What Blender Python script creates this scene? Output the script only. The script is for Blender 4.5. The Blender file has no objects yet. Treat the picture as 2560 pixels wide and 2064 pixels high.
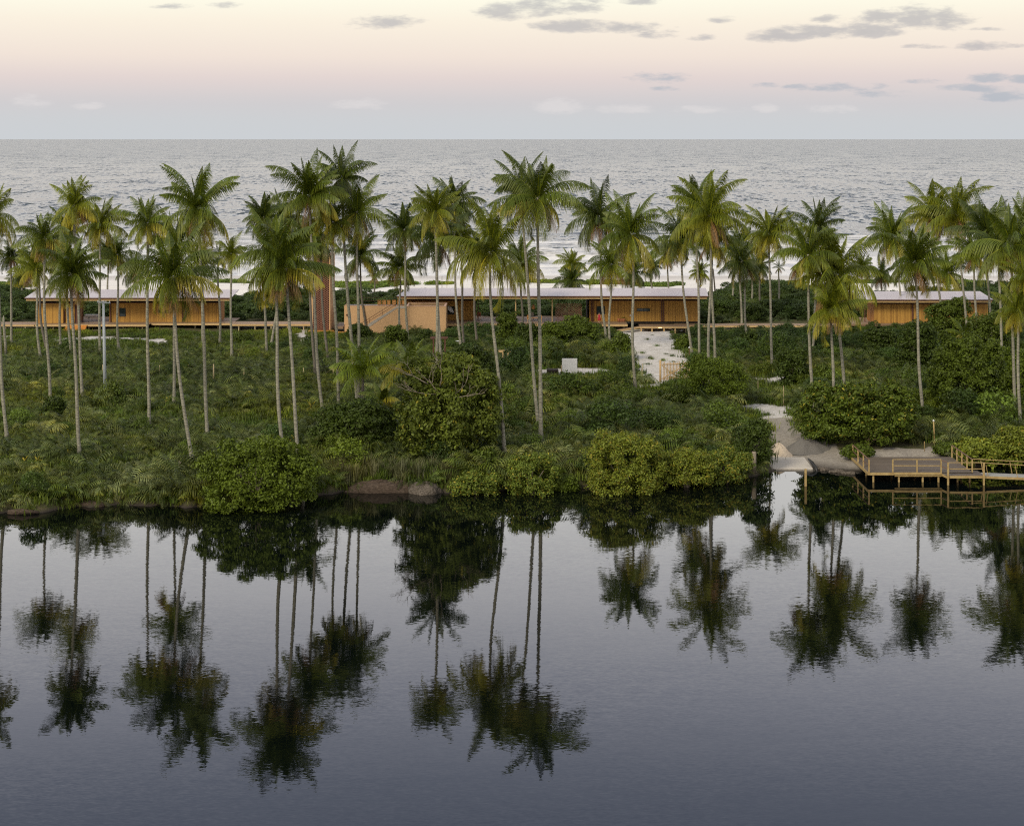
import bpy, math, random
import numpy as np
from mathutils import Vector
C = bpy.context.scene.collection
SC = bpy.context.scene
# ---------------- camera (level, lens shifted down), world, sun, exposure ----------------
F, H, HZ = 4400.0, 30.0, 348.0           # focal length in photo pixels, eye height in metres, horizon row
cam = bpy.data.cameras.new('camera'); co = bpy.data.objects.new('camera', cam); C.objects.link(co)
co.location = (0, 0, H); co.rotation_euler = (math.radians(90), 0, 0)
cam.sensor_fit = 'HORIZONTAL'; cam.sensor_width = 36; cam.lens = 36*F/2560
cam.shift_y = -(1032-HZ)/2560; cam.clip_start = 1; cam.clip_end = 400000
SC.camera = co
SC.view_settings.view_transform = 'Standard'; SC.view_settings.look = 'None'
SC.view_settings.exposure = 0; SC.view_settings.gamma = 1
SC.cycles.max_bounces = 6; SC.cycles.diffuse_bounces = 3; SC.cycles.glossy_bounces = 3
SC.cycles.transmission_bounces = 3; SC.cycles.transparent_max_bounces = 4
SC.cycles.use_denoising = False; SC.cycles.filter_width = 1.15
SC.cycles.sample_clamp_indirect = 6

def srgb(r, g, b):
    f = lambda c: (c/255/12.92 if c/255 <= .04045 else ((c/255+.055)/1.055)**2.4)
    return (f(r), f(g), f(b))
class NT:
    """small helper for node trees"""
    def __init__(s, tree): s.t = tree; s.n = tree.nodes; s.l = tree.links
    def new(s, typ, **kw):
        n = s.n.new(typ)
        for k, v in kw.items(): setattr(n, k, v)
        return n
    def put(s, sock, v):
        if v is None: return
        if hasattr(v, 'links') or hasattr(v, 'is_linked'): s.l.new(v, sock)
        elif isinstance(v, (tuple, list)) and sock.type == 'RGBA' and len(v) == 3: sock.default_value = (*v, 1)
        else: sock.default_value = v
    def m(s, op, a, b=None, c=None, clamp=False):
        n = s.new('ShaderNodeMath', operation=op, use_clamp=clamp)
        for i, v in enumerate((a, b, c)): s.put(n.inputs[i], v)
        return n.outputs[0]
    def mix(s, f, a, b, mode='MIX'):
        n = s.new('ShaderNodeMix', data_type='RGBA', blend_type=mode)
        s.put(n.inputs[0], f); s.put(n.inputs[6], a); s.put(n.inputs[7], b)
        return n.outputs[2]
    def ramp(s, f, stops, interp='LINEAR'):
        n = s.new('ShaderNodeValToRGB'); r = n.color_ramp; r.interpolation = interp
        while len(r.elements) > 1: r.elements.remove(r.elements[-1])
        for i, (p, c) in enumerate(stops):
            e = r.elements[0] if i == 0 else r.elements.new(p)
            e.position = p; e.color = (*c, 1) if isinstance(c, tuple) else (c, c, c, 1)
        s.put(n.inputs[0], f); return n.outputs[0]
    def maprange(s, v, a, b, c=0, d=1, smooth=False):
        n = s.new('ShaderNodeMapRange', interpolation_type='SMOOTHSTEP' if smooth else 'LINEAR')
        for i, x in enumerate((v, a, b, c, d)): s.put(n.inputs[i], x)
        return n.outputs[0]
    def noise(s, vec, scale=1, detail=3, rough=.5, out=0):
        n = s.new('ShaderNodeTexNoise'); s.put(n.inputs['Vector'], vec)
        n.inputs['Scale'].default_value = scale; n.inputs['Detail'].default_value = detail
        n.inputs['Roughness'].default_value = rough
        return n.outputs[out]
    def mapping(s, vec, scale=(1, 1, 1), loc=(0, 0, 0), rot=(0, 0, 0)):
        n = s.new('ShaderNodeMapping'); s.put(n.inputs[0], vec)
        n.inputs['Scale'].default_value = scale; n.inputs['Location'].default_value = loc
        n.inputs['Rotation'].default_value = rot
        return n.outputs[0]
    def xyz(s, v):
        n = s.new('ShaderNodeSeparateXYZ'); s.put(n.inputs[0], v); return n.outputs
    def comb(s, x, y, z):
        n = s.new('ShaderNodeCombineXYZ')
        for i, v in enumerate((x, y, z)): s.put(n.inputs[i], v)
        return n.outputs[0]

SUN_EL, SUN_AZ = math.radians(36), math.radians(218)    # soft light from behind the camera and a little left
W = bpy.data.worlds.new('World'); SC.world = W; W.use_nodes = True
t = NT(W.node_tree); t.n.clear()
tc = t.new('ShaderNodeTexCoord'); d = tc.outputs['Generated']
dx, dy, dz = t.xyz(d)
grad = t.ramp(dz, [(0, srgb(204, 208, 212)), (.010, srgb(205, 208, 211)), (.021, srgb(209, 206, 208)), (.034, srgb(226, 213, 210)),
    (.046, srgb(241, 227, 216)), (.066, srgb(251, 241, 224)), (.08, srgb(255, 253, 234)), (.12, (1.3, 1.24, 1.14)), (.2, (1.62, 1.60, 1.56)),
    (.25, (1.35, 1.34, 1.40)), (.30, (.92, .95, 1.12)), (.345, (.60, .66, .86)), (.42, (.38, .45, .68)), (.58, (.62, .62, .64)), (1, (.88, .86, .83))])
# clouds sit at fixed bearings in the sky
u = t.m('DIVIDE', dx, t.m('MAXIMUM', dy, .05)); v = t.m('DIVIDE', dz, t.m('MAXIMUM', dy, .05))
px = t.m('MULTIPLY', u, F); py = t.m('MULTIPLY', v, F)
cv = t.comb(t.m('MULTIPLY', u, 1.0), t.m('MULTIPLY', v, 3.0), dz)
cn = t.noise(cv, 70, 6, .62); cn2 = t.noise(cv, 22, 4, .55)
def cloud_mask(ell):
    acc = None
    for (cx, cy, rx, ry, s) in ell:
        a = t.m('DIVIDE', t.m('SUBTRACT', px, cx-1280), rx*1.3)
        b = t.m('DIVIDE', t.m('SUBTRACT', py, HZ-cy), ry*1.35)
        # flat bottoms: the lower half of the ellipse falls off faster
        b = t.m('MULTIPLY', b, t.m('SUBTRACT', 1.35, t.m('MULTIPLY', t.m('GREATER_THAN', b, 0), .45)))
        r = t.m('SUBTRACT', 1, t.m('ADD', t.m('MULTIPLY', a, a), t.m('MULTIPLY', b, b)))
        r = t.m('MULTIPLY', t.m('MAXIMUM', r, -1.5), 1.0); r = t.m('ADD', r, s-1)
        acc = r if acc is None else t.m('MAXIMUM', acc, r)
    n = t.m('ADD', t.m('MULTIPLY', t.m('SUBTRACT', cn, .5), 3.4), t.m('MULTIPLY', t.m('SUBTRACT', cn2, .5), 2.0))
    return t.maprange(t.m('ADD', acc, n), -.1, 1.25, smooth=True)
dark = cloud_mask([(1350, 22, 75, 24, 1), (1470, 18, 60, 20, 1), (1260, 32, 60, 22, 1), (1430, 68, 90, 16, 1), (1570, 72, 90, 14, 1), (1640, 86, 50, 12, .95),
    (960, 58, 85, 17, .9), (430, 17, 50, 7, .8), (555, 16, 40, 8, .85), (1605, 6, 50, 9, 1), (1800, 52, 34, 9, .75), (1755, 96, 38, 8, .7), (2070, 52, 40, 12, .8),
    (1945, 92, 60, 18, 1), (2040, 82, 90, 18, 1), (2160, 78, 90, 18, 1), (2200, 48, 60, 17, .9), (2300, 48, 75, 26, 1), (2370, 50, 60, 26, 1), (2450, 116, 58, 12, 1), (2320, 118, 60, 6, .7),
    (2470, 74, 50, 6, .75), (2540, 116, 40, 6, .7)])
pale = cloud_mask([(1640, 197, 62, 14, 1), (1655, 224, 40, 7, .9), (2480, 198, 60, 12, 1), (2560, 200, 60, 11, 1), (2420, 222, 90, 10, .9), (2520, 244, 70, 12, .9),
    (2100, 222, 110, 12, .85), (2200, 238, 80, 12, .85), (2310, 205, 50, 9, .85), (1910, 215, 34, 8, .8), (2000, 218, 40, 7, .7)])
lite = cloud_mask([(88, 256, 45, 20, 1), (215, 268, 40, 12, .9), (900, 262, 70, 14, .85), (1400, 268, 52, 18, 1), (1570, 276, 60, 12, .9), (1780, 276, 80, 10, .85), (2080, 275, 70, 12, .85), (1915, 272, 30, 12, .85)])
c = t.mix(t.m('MULTIPLY', lite, .65), grad, srgb(224, 220, 220))
c = t.mix(t.m('MULTIPLY', pale, .72), c, srgb(176, 184, 194))
c = t.mix(t.m('MULTIPLY', dark, .68), c, t.mix(cn, srgb(140, 148, 160), srgb(196, 192, 194)))
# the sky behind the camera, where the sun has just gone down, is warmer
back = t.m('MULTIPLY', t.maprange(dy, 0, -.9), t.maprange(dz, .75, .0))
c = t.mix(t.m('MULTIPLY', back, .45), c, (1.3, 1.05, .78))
sky = t.new('ShaderNodeTexSky', sky_type='NISHITA', sun_disc=False, sun_elevation=SUN_EL, sun_rotation=SUN_AZ)
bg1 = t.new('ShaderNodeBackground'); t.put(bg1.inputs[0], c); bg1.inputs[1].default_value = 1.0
bg2 = t.new('ShaderNodeBackground'); t.put(bg2.inputs[0], sky.outputs[0]); bg2.inputs[1].default_value = .10
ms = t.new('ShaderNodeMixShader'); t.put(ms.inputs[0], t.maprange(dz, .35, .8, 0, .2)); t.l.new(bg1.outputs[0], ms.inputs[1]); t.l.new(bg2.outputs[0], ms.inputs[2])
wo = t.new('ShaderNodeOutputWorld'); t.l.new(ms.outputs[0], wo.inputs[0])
sl = bpy.data.lights.new('sun', 'SUN'); so = bpy.data.objects.new('sun', sl); C.objects.link(so)
sl.energy = 2.4; sl.angle = math.radians(18); sl.color = (1, .89, .68)
sd = Vector((math.cos(SUN_EL)*math.sin(SUN_AZ), math.cos(SUN_EL)*math.cos(SUN_AZ), math.sin(SUN_EL)))
so.rotation_euler = sd.to_track_quat('Z', 'Y').to_euler()

# ---------------- helpers ----------------
rng = np.random.default_rng(7); random.seed(7)
def XY(px, Y): return (px-1280)*Y/F
def ZZ(py, Y): return H-(py-HZ)*Y/F
def at(px, py, Z): Y = F*(H-Z)/(py-HZ); return (XY(px, Y), Y)
SHORE = sorted([at(x, y, 0) for x, y in [(-400, 1300), (-100, 1292), (0, 1280), (80, 1284), (200, 1266), (330, 1262), (500, 1268), (640, 1262), (780, 1240), (880, 1228), (1120, 1232), (1300, 1222), (1500, 1218),
    (1700, 1208), (1870, 1192), (1932, 1180), (1950, 1172), (2036, 1172), (2110, 1180), (2160, 1178), (2200, 1160), (2350, 1150), (2400, 1168), (2560, 1160), (2800, 1160), (3200, 1150)]])
SX = np.array([p[0] for p in SHORE]); SY = np.array([p[1] for p in SHORE])
def sstep(a, b, x):
    k = np.clip((x-a)/(b-a), 0, 1); return k*k*(3-2*k)
def wob(x, y):
    return (np.sin(x*.31+y*.17)+np.sin(x*.13-y*.29+1.3)+.6*np.sin(x*.83+2.1)*np.sin(y*.71+.4)+.4*np.sin(x*1.7+y*1.1))
def ground(x, y):
    x = np.asarray(x, float); y = np.asarray(y, float)
    sh = np.interp(x, SX, SY)+.35*np.sin(x*1.7)+.25*np.sin(x*3.9+1)
    soft = sstep(22.5, 24, x)*(1-sstep(30, 33, x))
    sh = sh*(1-soft)+np.interp(x, SX, SY)*soft
    s = y-sh
    bank = .75*(1-soft)+.12*soft
    z = np.where(s < 0, s*.6, bank*sstep(0, 1.3, s)+.10*wob(x, y)*sstep(.5, 6, s)+1.15*sstep(0, 14, s)*1.0+.65*sstep(10, 80, s))
    z = np.maximum(z, -1.5)
    z = z*(1-sstep(300, 385, y))+(-.2)*sstep(300, 385, y)
    dune = .8*sstep(318, 335, y)*(1-sstep(345, 362, y))
    z = z+dune*(.6+.4*np.sin(x*.09+1))
    return z-1.5*sstep(385, 420, y)
def G(x, y): return float(ground(x, y))
_YS = np.arange(120, 420, .1)
def gat(px, py, dz=0.0):
    """where the sight line of a photo position first meets the ground (raised by dz)"""
    zr = H-(py-HZ)*_YS/F; hit = np.nonzero(zr < ground((px-1280)*_YS/F, _YS)+dz)[0]
    Y = float(_YS[hit[0]]) if len(hit) else 420.
    return XY(px, Y), Y

def tag(o, label=None, cat=None, group=None, kind=None):
    if label: o['label'] = label
    if cat: o['category'] = cat
    if group: o['group'] = group
    if kind: o['kind'] = kind
    return o
def empty(name, loc, label=None, cat=None, group=None):
    o = bpy.data.objects.new(name, None); C.objects.link(o); o.location = loc; o.empty_display_size = .2
    return tag(o, label, cat, group)
def link_mesh(name, me, mat, parent=None, smooth=False):
    o = bpy.data.objects.new(name, me); C.objects.link(o)
    if mat: me.materials.append(mat)
    if smooth: me.polygons.foreach_set('use_smooth', [True]*len(me.polygons))
    if parent:
        o.parent = parent; o.location = tuple(-c for c in parent_world(parent))
    return o
def parent_world(p):
    v = Vector(p.location)
    while p.parent: p = p.parent; v += Vector(p.location)
    return v
class MB:
    """collects world-space shapes for ONE mesh object"""
    def __init__(s): s.v = []; s.f = []
    def box(s, a, b, rz=0, piv=None):
        (x0, y0, z0), (x1, y1, z1) = a, b
        vs = [(x0, y0, z0), (x1, y0, z0), (x1, y1, z0), (x0, y1, z0), (x0, y0, z1), (x1, y0, z1), (x1, y1, z1), (x0, y1, z1)]
        if rz:
            cx, cy = piv or ((x0+x1)/2, (y0+y1)/2); cs, sn = math.cos(rz), math.sin(rz)
            vs = [(cx+(x-cx)*cs-(y-cy)*sn, cy+(x-cx)*sn+(y-cy)*cs, z) for x, y, z in vs]
        return s.hexa(vs)
    def hexa(s, vs):
        i = len(s.v); s.v += vs
        s.f += [(i, i+3, i+2, i+1), (i+4, i+5, i+6, i+7), (i, i+1, i+5, i+4), (i+1, i+2, i+6, i+5), (i+2, i+3, i+7, i+6), (i+3, i, i+4, i+7)]
        return s
    def beam(s, p, q, w, h=None):
        p, q = Vector(p), Vector(q); d = (q-p).normalized(); h = h or w
        up = Vector((0, 0, 1)) if abs(d.z) < .95 else Vector((0, 1, 0))
        sd = d.cross(up).normalized()*w/2; uu = sd.cross(d).normalized()*h/2
        return s.hexa([tuple(p-sd-uu), tuple(p+sd-uu), tuple(q+sd-uu), tuple(q-sd-uu), tuple(p-sd+uu), tuple(p+sd+uu), tuple(q+sd+uu), tuple(q-sd+uu)])
    def tube(s, pts, rad, n=8, cap=True):
        pts = [Vector(p) for p in pts]; rad = rad if hasattr(rad, '__len__') else [rad]*len(pts)
        base = len(s.v)
        for k, p in enumerate(pts):
            dd = (pts[min(k+1, len(pts)-1)]-pts[max(k-1, 0)]).normalized()
            a = dd.cross(Vector((0, 1, .01)) if abs(dd.y) < .9 else Vector((1, 0, 0))).normalized(); b = dd.cross(a)
            for j in range(n):
                an = 2*math.pi*j/n; s.v.append(tuple(p+(a*math.cos(an)+b*math.sin(an))*rad[k]))
        for k in range(len(pts)-1):
            for j in range(n):
                q = base+k*n; s.f.append((q+j, q+(j+1) % n, q+n+(j+1) % n, q+n+j))
        if cap: s.f.append(tuple(base+j for j in range(n))[::-1]); s.f.append(tuple(base+(len(pts)-1)*n+j for j in range(n)))
        return s
    def lathe(s, c, prof, n=14):
        return s.tube([(c[0], c[1], c[2]+z) for z, r in prof], [r for z, r in prof], n)
    def prism(s, poly, y0, y1):       # poly in (x,z), extruded along y
        i = len(s.v); n = len(poly)
        s.v += [(x, y0, z) for x, z in poly]+[(x, y1, z) for x, z in poly]
        s.f.append(tuple(range(i, i+n))); s.f.append(tuple(range(i+2*n-1, i+n-1, -1)))
        for k in range(n): s.f.append((i+k, i+n+k, i+n+(k+1) % n, i+(k+1) % n))
        return s
    def build(s, name, mat, parent=None, smooth=False, bevel=0):
        me = bpy.data.meshes.new(name); me.from_pydata(s.v, [], s.f); me.update()
        import bmesh
        bm = bmesh.new(); bm.from_mesh(me); bmesh.ops.recalc_face_normals(bm, faces=bm.faces)
        if bevel: bmesh.ops.bevel(bm, geom=bm.edges[:], offset=bevel, segments=1, affect='EDGES', clamp_overlap=True)
        bm.to_mesh(me); bm.free()
        return link_mesh(name, me, mat, parent, smooth)
def np_mesh(name, V, Q, col=None):
    """V (n,3), Q (m,4 or 3), col (n,3)"""
    me = bpy.data.meshes.new(name); k = Q.shape[1]
    me.vertices.add(len(V)); me.vertices.foreach_set('co', V.astype(np.float32).ravel())
    me.loops.add(Q.size); me.loops.foreach_set('vertex_index', Q.astype(np.int32).ravel())
    me.polygons.add(len(Q)); me.polygons.foreach_set('loop_start', np.arange(0, Q.size, k, dtype=np.int32))
    me.update(calc_edges=True)
    if col is not None:
        a = me.color_attributes.new('col', 'FLOAT_COLOR', 'POINT')
        a.data.foreach_set('color', np.c_[col, np.ones(len(col))].astype(np.float32).ravel())
    return me

# ---------------- materials ----------------
def mat(name, col, rough=.8, spec=.3, noise=None, bump=0, vec='Object', metal=0):
    m = bpy.data.materials.new(name); m.use_nodes = True; t = NT(m.node_tree); b = t.n['Principled BSDF']
    b.inputs['Roughness'].default_value = rough; b.inputs['Specular IOR Level'].default_value = spec; b.inputs['Metallic'].default_value = metal
    tc = t.new('ShaderNodeTexCoord'); geo = t.new('ShaderNodeNewGeometry')
    base = geo.outputs['Position'] if vec == 'World' else tc.outputs[vec]
    if noise:
        sc, dark, amt = noise[:3]; vs = noise[3] if len(noise) > 3 else (1, 1, 1)
        f = t.noise(t.mapping(base, vs), sc, 5, .6)
        f = t.maprange(f, .3, .7)
        t.put(b.inputs['Base Color'], t.mix(t.m('MULTIPLY', f, amt), col, dark))
        if bump:
            bn = t.new('ShaderNodeBump'); bn.inputs['Strength'].default_value = bump; bn.inputs['Distance'].default_value = .05
            t.put(bn.inputs['Height'], f); t.l.new(bn.outputs[0], b.inputs['Normal'])
    else: t.put(b.inputs['Base Color'], col)
    return m
def leaf_mat(name, rnd=.35, sheen=.2, spots=None, trans=.14):
    """colour comes from the leaf's own colour attribute, varied by patches"""
    m = bpy.data.materials.new(name); m.use_nodes = True; t = NT(m.node_tree); b = t.n['Principled BSDF']
    a = t.new('ShaderNodeAttribute', attribute_name='col'); geo = t.new('ShaderNodeNewGeometry'); oi = t.new('ShaderNodeObjectInfo')
    n = t.noise(geo.outputs['Position'], .35, 3, .6)
    k = t.m('MULTIPLY_ADD', t.m('SUBTRACT', n, .5), rnd*2.2, 1)
    k = t.m('MULTIPLY', k, t.m('MULTIPLY_ADD', oi.outputs['Random'], rnd, 1-rnd/2))
    cc = t.mix(1, a.outputs['Color'], t.comb(k, k, k), 'MULTIPLY')
    if spots:
        pn = t.noise(geo.outputs['Position'], .07, 2, .5)
        cc = t.mix(t.maprange(pn, .5, .66, 0, .75), cc, t.mix(1, cc, spots, 'MULTIPLY'))
    b.inputs['Roughness'].default_value = .5; b.inputs['Specular IOR Level'].default_value = sheen
    t.put(b.inputs['Base Color'], cc)
    tr = t.new('ShaderNodeBsdfTranslucent'); t.put(tr.inputs[0], t.mix(1, cc, (1.3, 1.25, .5), 'MULTIPLY'))
    mx = t.new('ShaderNodeMixShader'); mx.inputs[0].default_value = trans
    t.l.new(b.outputs[0], mx.inputs[1]); t.l.new(tr.outputs[0], mx.inputs[2]); t.l.new(mx.outputs[0], t.n['Material Output'].inputs[0])
    return m
M = {}
M['leaf'] = leaf_mat('broad leaves'); M['palm'] = leaf_mat('palm leaflets', .22, .35, trans=.12)
M['under'] = leaf_mat('undergrowth leaves', .6, .25, spots=(1.5, 1.25, .55))
M['bark'] = mat('palm bark', (.38, .365, .285), .9, .2, (3.5, (.13, .12, .095), .95, (.8, .8, 3.0)), .6, 'World')
M['bark_dark'] = mat('dark palm bark', (.20, .18, .15), .9, .2, (3.5, (.09, .08, .06), .8, (.8, .8, 3.0)), .6, 'World')
M['twig'] = mat('grey branches', (.30, .26, .20), .9, .2, (6, (.14, .11, .08), .7), .4)
def planks(name, col, dark, sc=7.0, amt=.8, axis='x'):
    m = bpy.data.materials.new(name); m.use_nodes = True; t = NT(m.node_tree); b = t.n['Principled BSDF']
    g = t.new('ShaderNodeNewGeometry'); x, y, z = t.xyz(g.outputs['Position'])
    s = t.m('ADD', x, t.m('MULTIPLY', y, .93)) if axis == 'x' else (y if axis == 'y' else z)
    cell = t.m('FLOOR', t.m('MULTIPLY', s, sc)); wn = t.new('ShaderNodeTexWhiteNoise', noise_dimensions='1D'); t.put(wn.inputs[1], cell)
    f = t.m('ADD', t.m('MULTIPLY', wn.outputs[0], .55), t.m('MULTIPLY', t.noise(t.mapping(g.outputs['Position'], (5, 5, .7) if axis == 'x' else (1.5, 4, 4)), 1.6, 5, .65), .55))
    fr = t.m('FRACT', t.m('MULTIPLY', s, sc)); gap = t.m('LESS_THAN', fr, .09)
    cc = t.mix(t.m('MULTIPLY', t.maprange(f, .3, .9), amt), col, dark)
    cc = t.mix(t.m('MULTIPLY', gap, .55), cc, tuple(c*.3 for c in dark))
    t.put(b.inputs['Base Color'], cc); b.inputs['Roughness'].default_value = .65; b.inputs['Specular IOR Level'].default_value = .3
    return m
M['clad'] = planks('amber timber cladding', (.50, .28, .062), (.25, .125, .03), 8.5, .85)
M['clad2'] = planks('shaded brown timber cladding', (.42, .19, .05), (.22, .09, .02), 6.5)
M['deck'] = planks('deck boards', (.34, .235, .15), (.19, .12, .07), 6, .8, 'y')
M['dockdeck'] = planks('weathered deck boards', (.155, .125, .10), (.09, .072, .058), 7, .8, 'y')
M['beam'] = mat('pale pine beams', (.62, .44, .22), .7, .3, (2, (.42, .26, .10), .6, (1, 1, 4)), .1)
M['dockwood'] = mat('yellow treated pine', (.46, .35, .16), .65, .3, (3, (.27, .17, .06), .8), .2, 'World')
M['railtop'] = mat('brown hand rail', (.20, .12, .08), .6, .3, (4, (.10, .06, .04), .6))
M['steel'] = mat('rusty brown steel', (.13, .05, .03), .6, .4, (3, (.06, .025, .018), .6))
M['stair'] = mat('orange timber steps', (.60, .27, .06), .6, .3, (4, (.36, .15, .03), .6))
M['darkgap'] = mat('dark recess boards', (.05, .035, .025), .8)
M['glass'] = mat('dark window glass', (.03, .045, .05), .05, .8)
M['frame'] = mat('black window frame', (.03, .03, .03), .4)
M['peach'] = mat('peach plaster', (.62, .40, .215), .85, .2, (.35, (.54, .34, .18), .8), .05, 'World')
M['peachtop'] = mat('pink wall coping', (.60, .38, .27), .8)
M['concrete'] = mat('pale stair concrete', (.50, .46, .40), .85, .2, (8, (.28, .24, .20), .8))
M['terrace'] = mat('dark blue roof membrane', (.06, .075, .10), .5)
M['terracotta'] = mat('terracotta', (.42, .17, .08), .8, .3, (6, (.30, .12, .06), .6))
M['crate'] = mat('orange boxes', (.62, .33, .12), .7, .3, (5, (.42, .2, .07), .5))
M['brick'] = mat('red clay brick', (.37, .185, .125), .85, .2, (5, (.25, .12, .085), .8), .2, 'World')
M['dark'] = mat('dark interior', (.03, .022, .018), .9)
M['rope'] = mat('grey conc pole', (.46, .50, .53), .7, .3, (4, (.33, .36, .38), .5))
M['post'] = mat('fence post timber', (.48, .40, .24), .8, .2, (5, (.26, .2, .12), .7), 0, 'World')
M['wire'] = mat('wire', (.1, .1, .09), .5, .5, metal=.5)
M['white'] = mat('white paint', (.75, .76, .78), .5, .3, (3, (.55, .56, .58), .5))
M['earth'] = mat('bare brown earth', (.12, .09, .07), .95, .1, (4, (.04, .03, .022), 1.0, (1, 1, 3)), .8, 'World')
M['rock'] = mat('grey lichened rock', (.19, .165, .14), .95, .1, (7, (.05, .04, .03), 1.0), 1.0, 'World')
M['gravel'] = mat('grey gravel heap', (.22, .21, .195), .95, .1, (22, (.13, .12, .11), .8), .8, 'World')
M['sandpile'] = mat('beige building sand', (.56, .48, .38), .95, .1, (14, (.45, .37, .29), .8), .5, 'World')
M['slab'] = mat('pale ramp concrete', (.56, .52, .47), .9, .1, (5, (.40, .37, .33), .7), .3, 'World')
M['skin'] = mat('skin', (.50, .30, .20), .6); M['reddress'] = mat('red dress cloth', (.42, .03, .05), .8); M['hair'] = mat('dark hair', (.03, .02, .015), .6)
M['coconut'] = mat('green coconuts', (.22, .20, .05), .6, .3, (4, (.30, .17, .05), .8))
def roof_mat():
    m = bpy.data.materials.new('pale lilac metal roof'); m.use_nodes = True; t = NT(m.node_tree); b = t.n['Principled BSDF']
    g = t.new('ShaderNodeNewGeometry'); x, y, z = t.xyz(g.outputs['Position'])
    seam = t.m('LESS_THAN', t.m('FRACT', t.m('MULTIPLY', x, .55)), .04)
    wn = t.new('ShaderNodeTexWhiteNoise', noise_dimensions='1D'); t.put(wn.inputs[1], t.m('FLOOR', t.m('MULTIPLY', x, .55)))
    n = t.noise(t.mapping(g.outputs['Position'], (.3, .8, 1)), .8, 4, .6)
    c = t.mix(t.m('MULTIPLY', wn.outputs[0], .25), (.48, .43, .45), (.40, .365, .39)); c = t.mix(t.maprange(n, .4, .8, 0, .3), c, (.42, .36, .38))
    c = t.mix(t.m('MULTIPLY', seam, .35), c, (.35, .3, .33))
    t.put(b.inputs['Base Color'], c); b.inputs['Roughness'].default_value = .45
    w = t.m('SINE', t.m('MULTIPLY', x, 40)); bn = t.new('ShaderNodeBump'); bn.inputs['Strength'].default_value = .3; bn.inputs['Distance'].default_value = .03
    t.put(bn.inputs['Height'], w); t.l.new(bn.outputs[0], b.inputs['Normal']); return m
M['roof'] = roof_mat()

# ---------------- terrain ----------------
SANDS = []   # polygons in world coordinates where white sand lies bare
def sandpoly(pts, z=2.4): SANDS.append(np.array([gat(x, y) for x, y in pts]))
sandpoly([(1535, 826), (1600, 823), (1700, 824), (1672, 836), (1690, 850), (1700, 872), (1720, 890), (1724, 902), (1722, 950), (1655, 958), (1662, 968), (1600, 972), (1570, 962), (1640, 958), (1615, 952), (1592, 930), (1580, 900), (1568, 870), (1552, 850)])
sandpoly([(1820, 1003), (1900, 1008), (1990, 1020), (1972, 1034), (1974, 1044), (1906, 1046), (1890, 1030), (1830, 1014)])
sandpoly([(135, 850), (160, 844), (260, 841), (420, 846), (418, 862), (385, 866), (370, 852), (330, 848), (230, 852), (150, 856)])
sandpoly([(742, 826), (770, 824), (772, 850), (752, 856)])
sandpoly([(0, 838), (28, 838), (26, 846), (0, 846)])
sandpoly([(1340, 924), (1400, 918), (1500, 920), (1560, 932), (1480, 938), (1345, 940)])
sandpoly([(1860, 938), (1990, 940), (1990, 950), (1870, 950)])
sandpoly([(1960, 866), (1985, 868), (1982, 876), (1962, 874)])
DIRT = np.array([gat(x, y) for x, y in [(1898, 1040), (1980, 1036), (1996, 1070), (2040, 1100), (2120, 1126), (2330, 1118), (2410, 1145), (2415, 1172), (2130, 1182), (2040, 1178), (1925, 1176), (1915, 1090)]])
def inpoly(P, x, y):
    c = np.zeros(x.shape, bool); j = len(P)-1
    for i in range(len(P)):
        a = ((P[i, 1] > y) != (P[j, 1] > y)) & (x < (P[j, 0]-P[i, 0])*(y-P[i, 1])/(P[j, 1]-P[i, 1]+1e-9)+P[i, 0]); c ^= a; j = i
    return c
def sandmask(x, y, off=0):
    x = np.asarray(x, float); y = np.asarray(y, float)
    xx = x+.35*np.sin(y*.9+x*.4)+.2*np.sin(y*2.3); yy = y+.35*np.sin(x*1.1)
    m = np.zeros(x.shape, bool)
    for P in SANDS: m |= inpoly(P, xx, yy)
    if not off: m |= inpoly(DIRT, xx, yy)
    return m
gx = np.arange(-230, 231, 1.0); gy = np.concatenate([np.arange(118, 205, .7), np.arange(205, 300, 1.1), np.arange(300, 425, 2.2)])
gx = np.concatenate([np.arange(-230, -62, 3.0), np.arange(-62, 62, .6), np.arange(62, 231, 3.0)])
X, Yg = np.meshgrid(gx, gy); Z = ground(X, Yg)
sm = sandmask(X, Yg, 1).astype(float); dm = inpoly(DIRT, X+.3*np.sin(Yg*1.3), Yg+.3*np.sin(X*1.2)).astype(float)
beach = sstep(300, 312, Yg+3*np.sin(X*.11)+2*np.sin(X*.37))
Z = Z-0.05*sm
idx = np.arange(X.size).reshape(X.shape)
Q = np.stack([idx[:-1, :-1], idx[:-1, 1:], idx[1:, 1:], idx[1:, :-1]], -1).reshape(-1, 4)
me = np_mesh('ground', np.c_[X.ravel(), Yg.ravel(), Z.ravel()], Q, np.c_[sm.ravel(), beach.ravel(), dm.ravel()])
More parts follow.
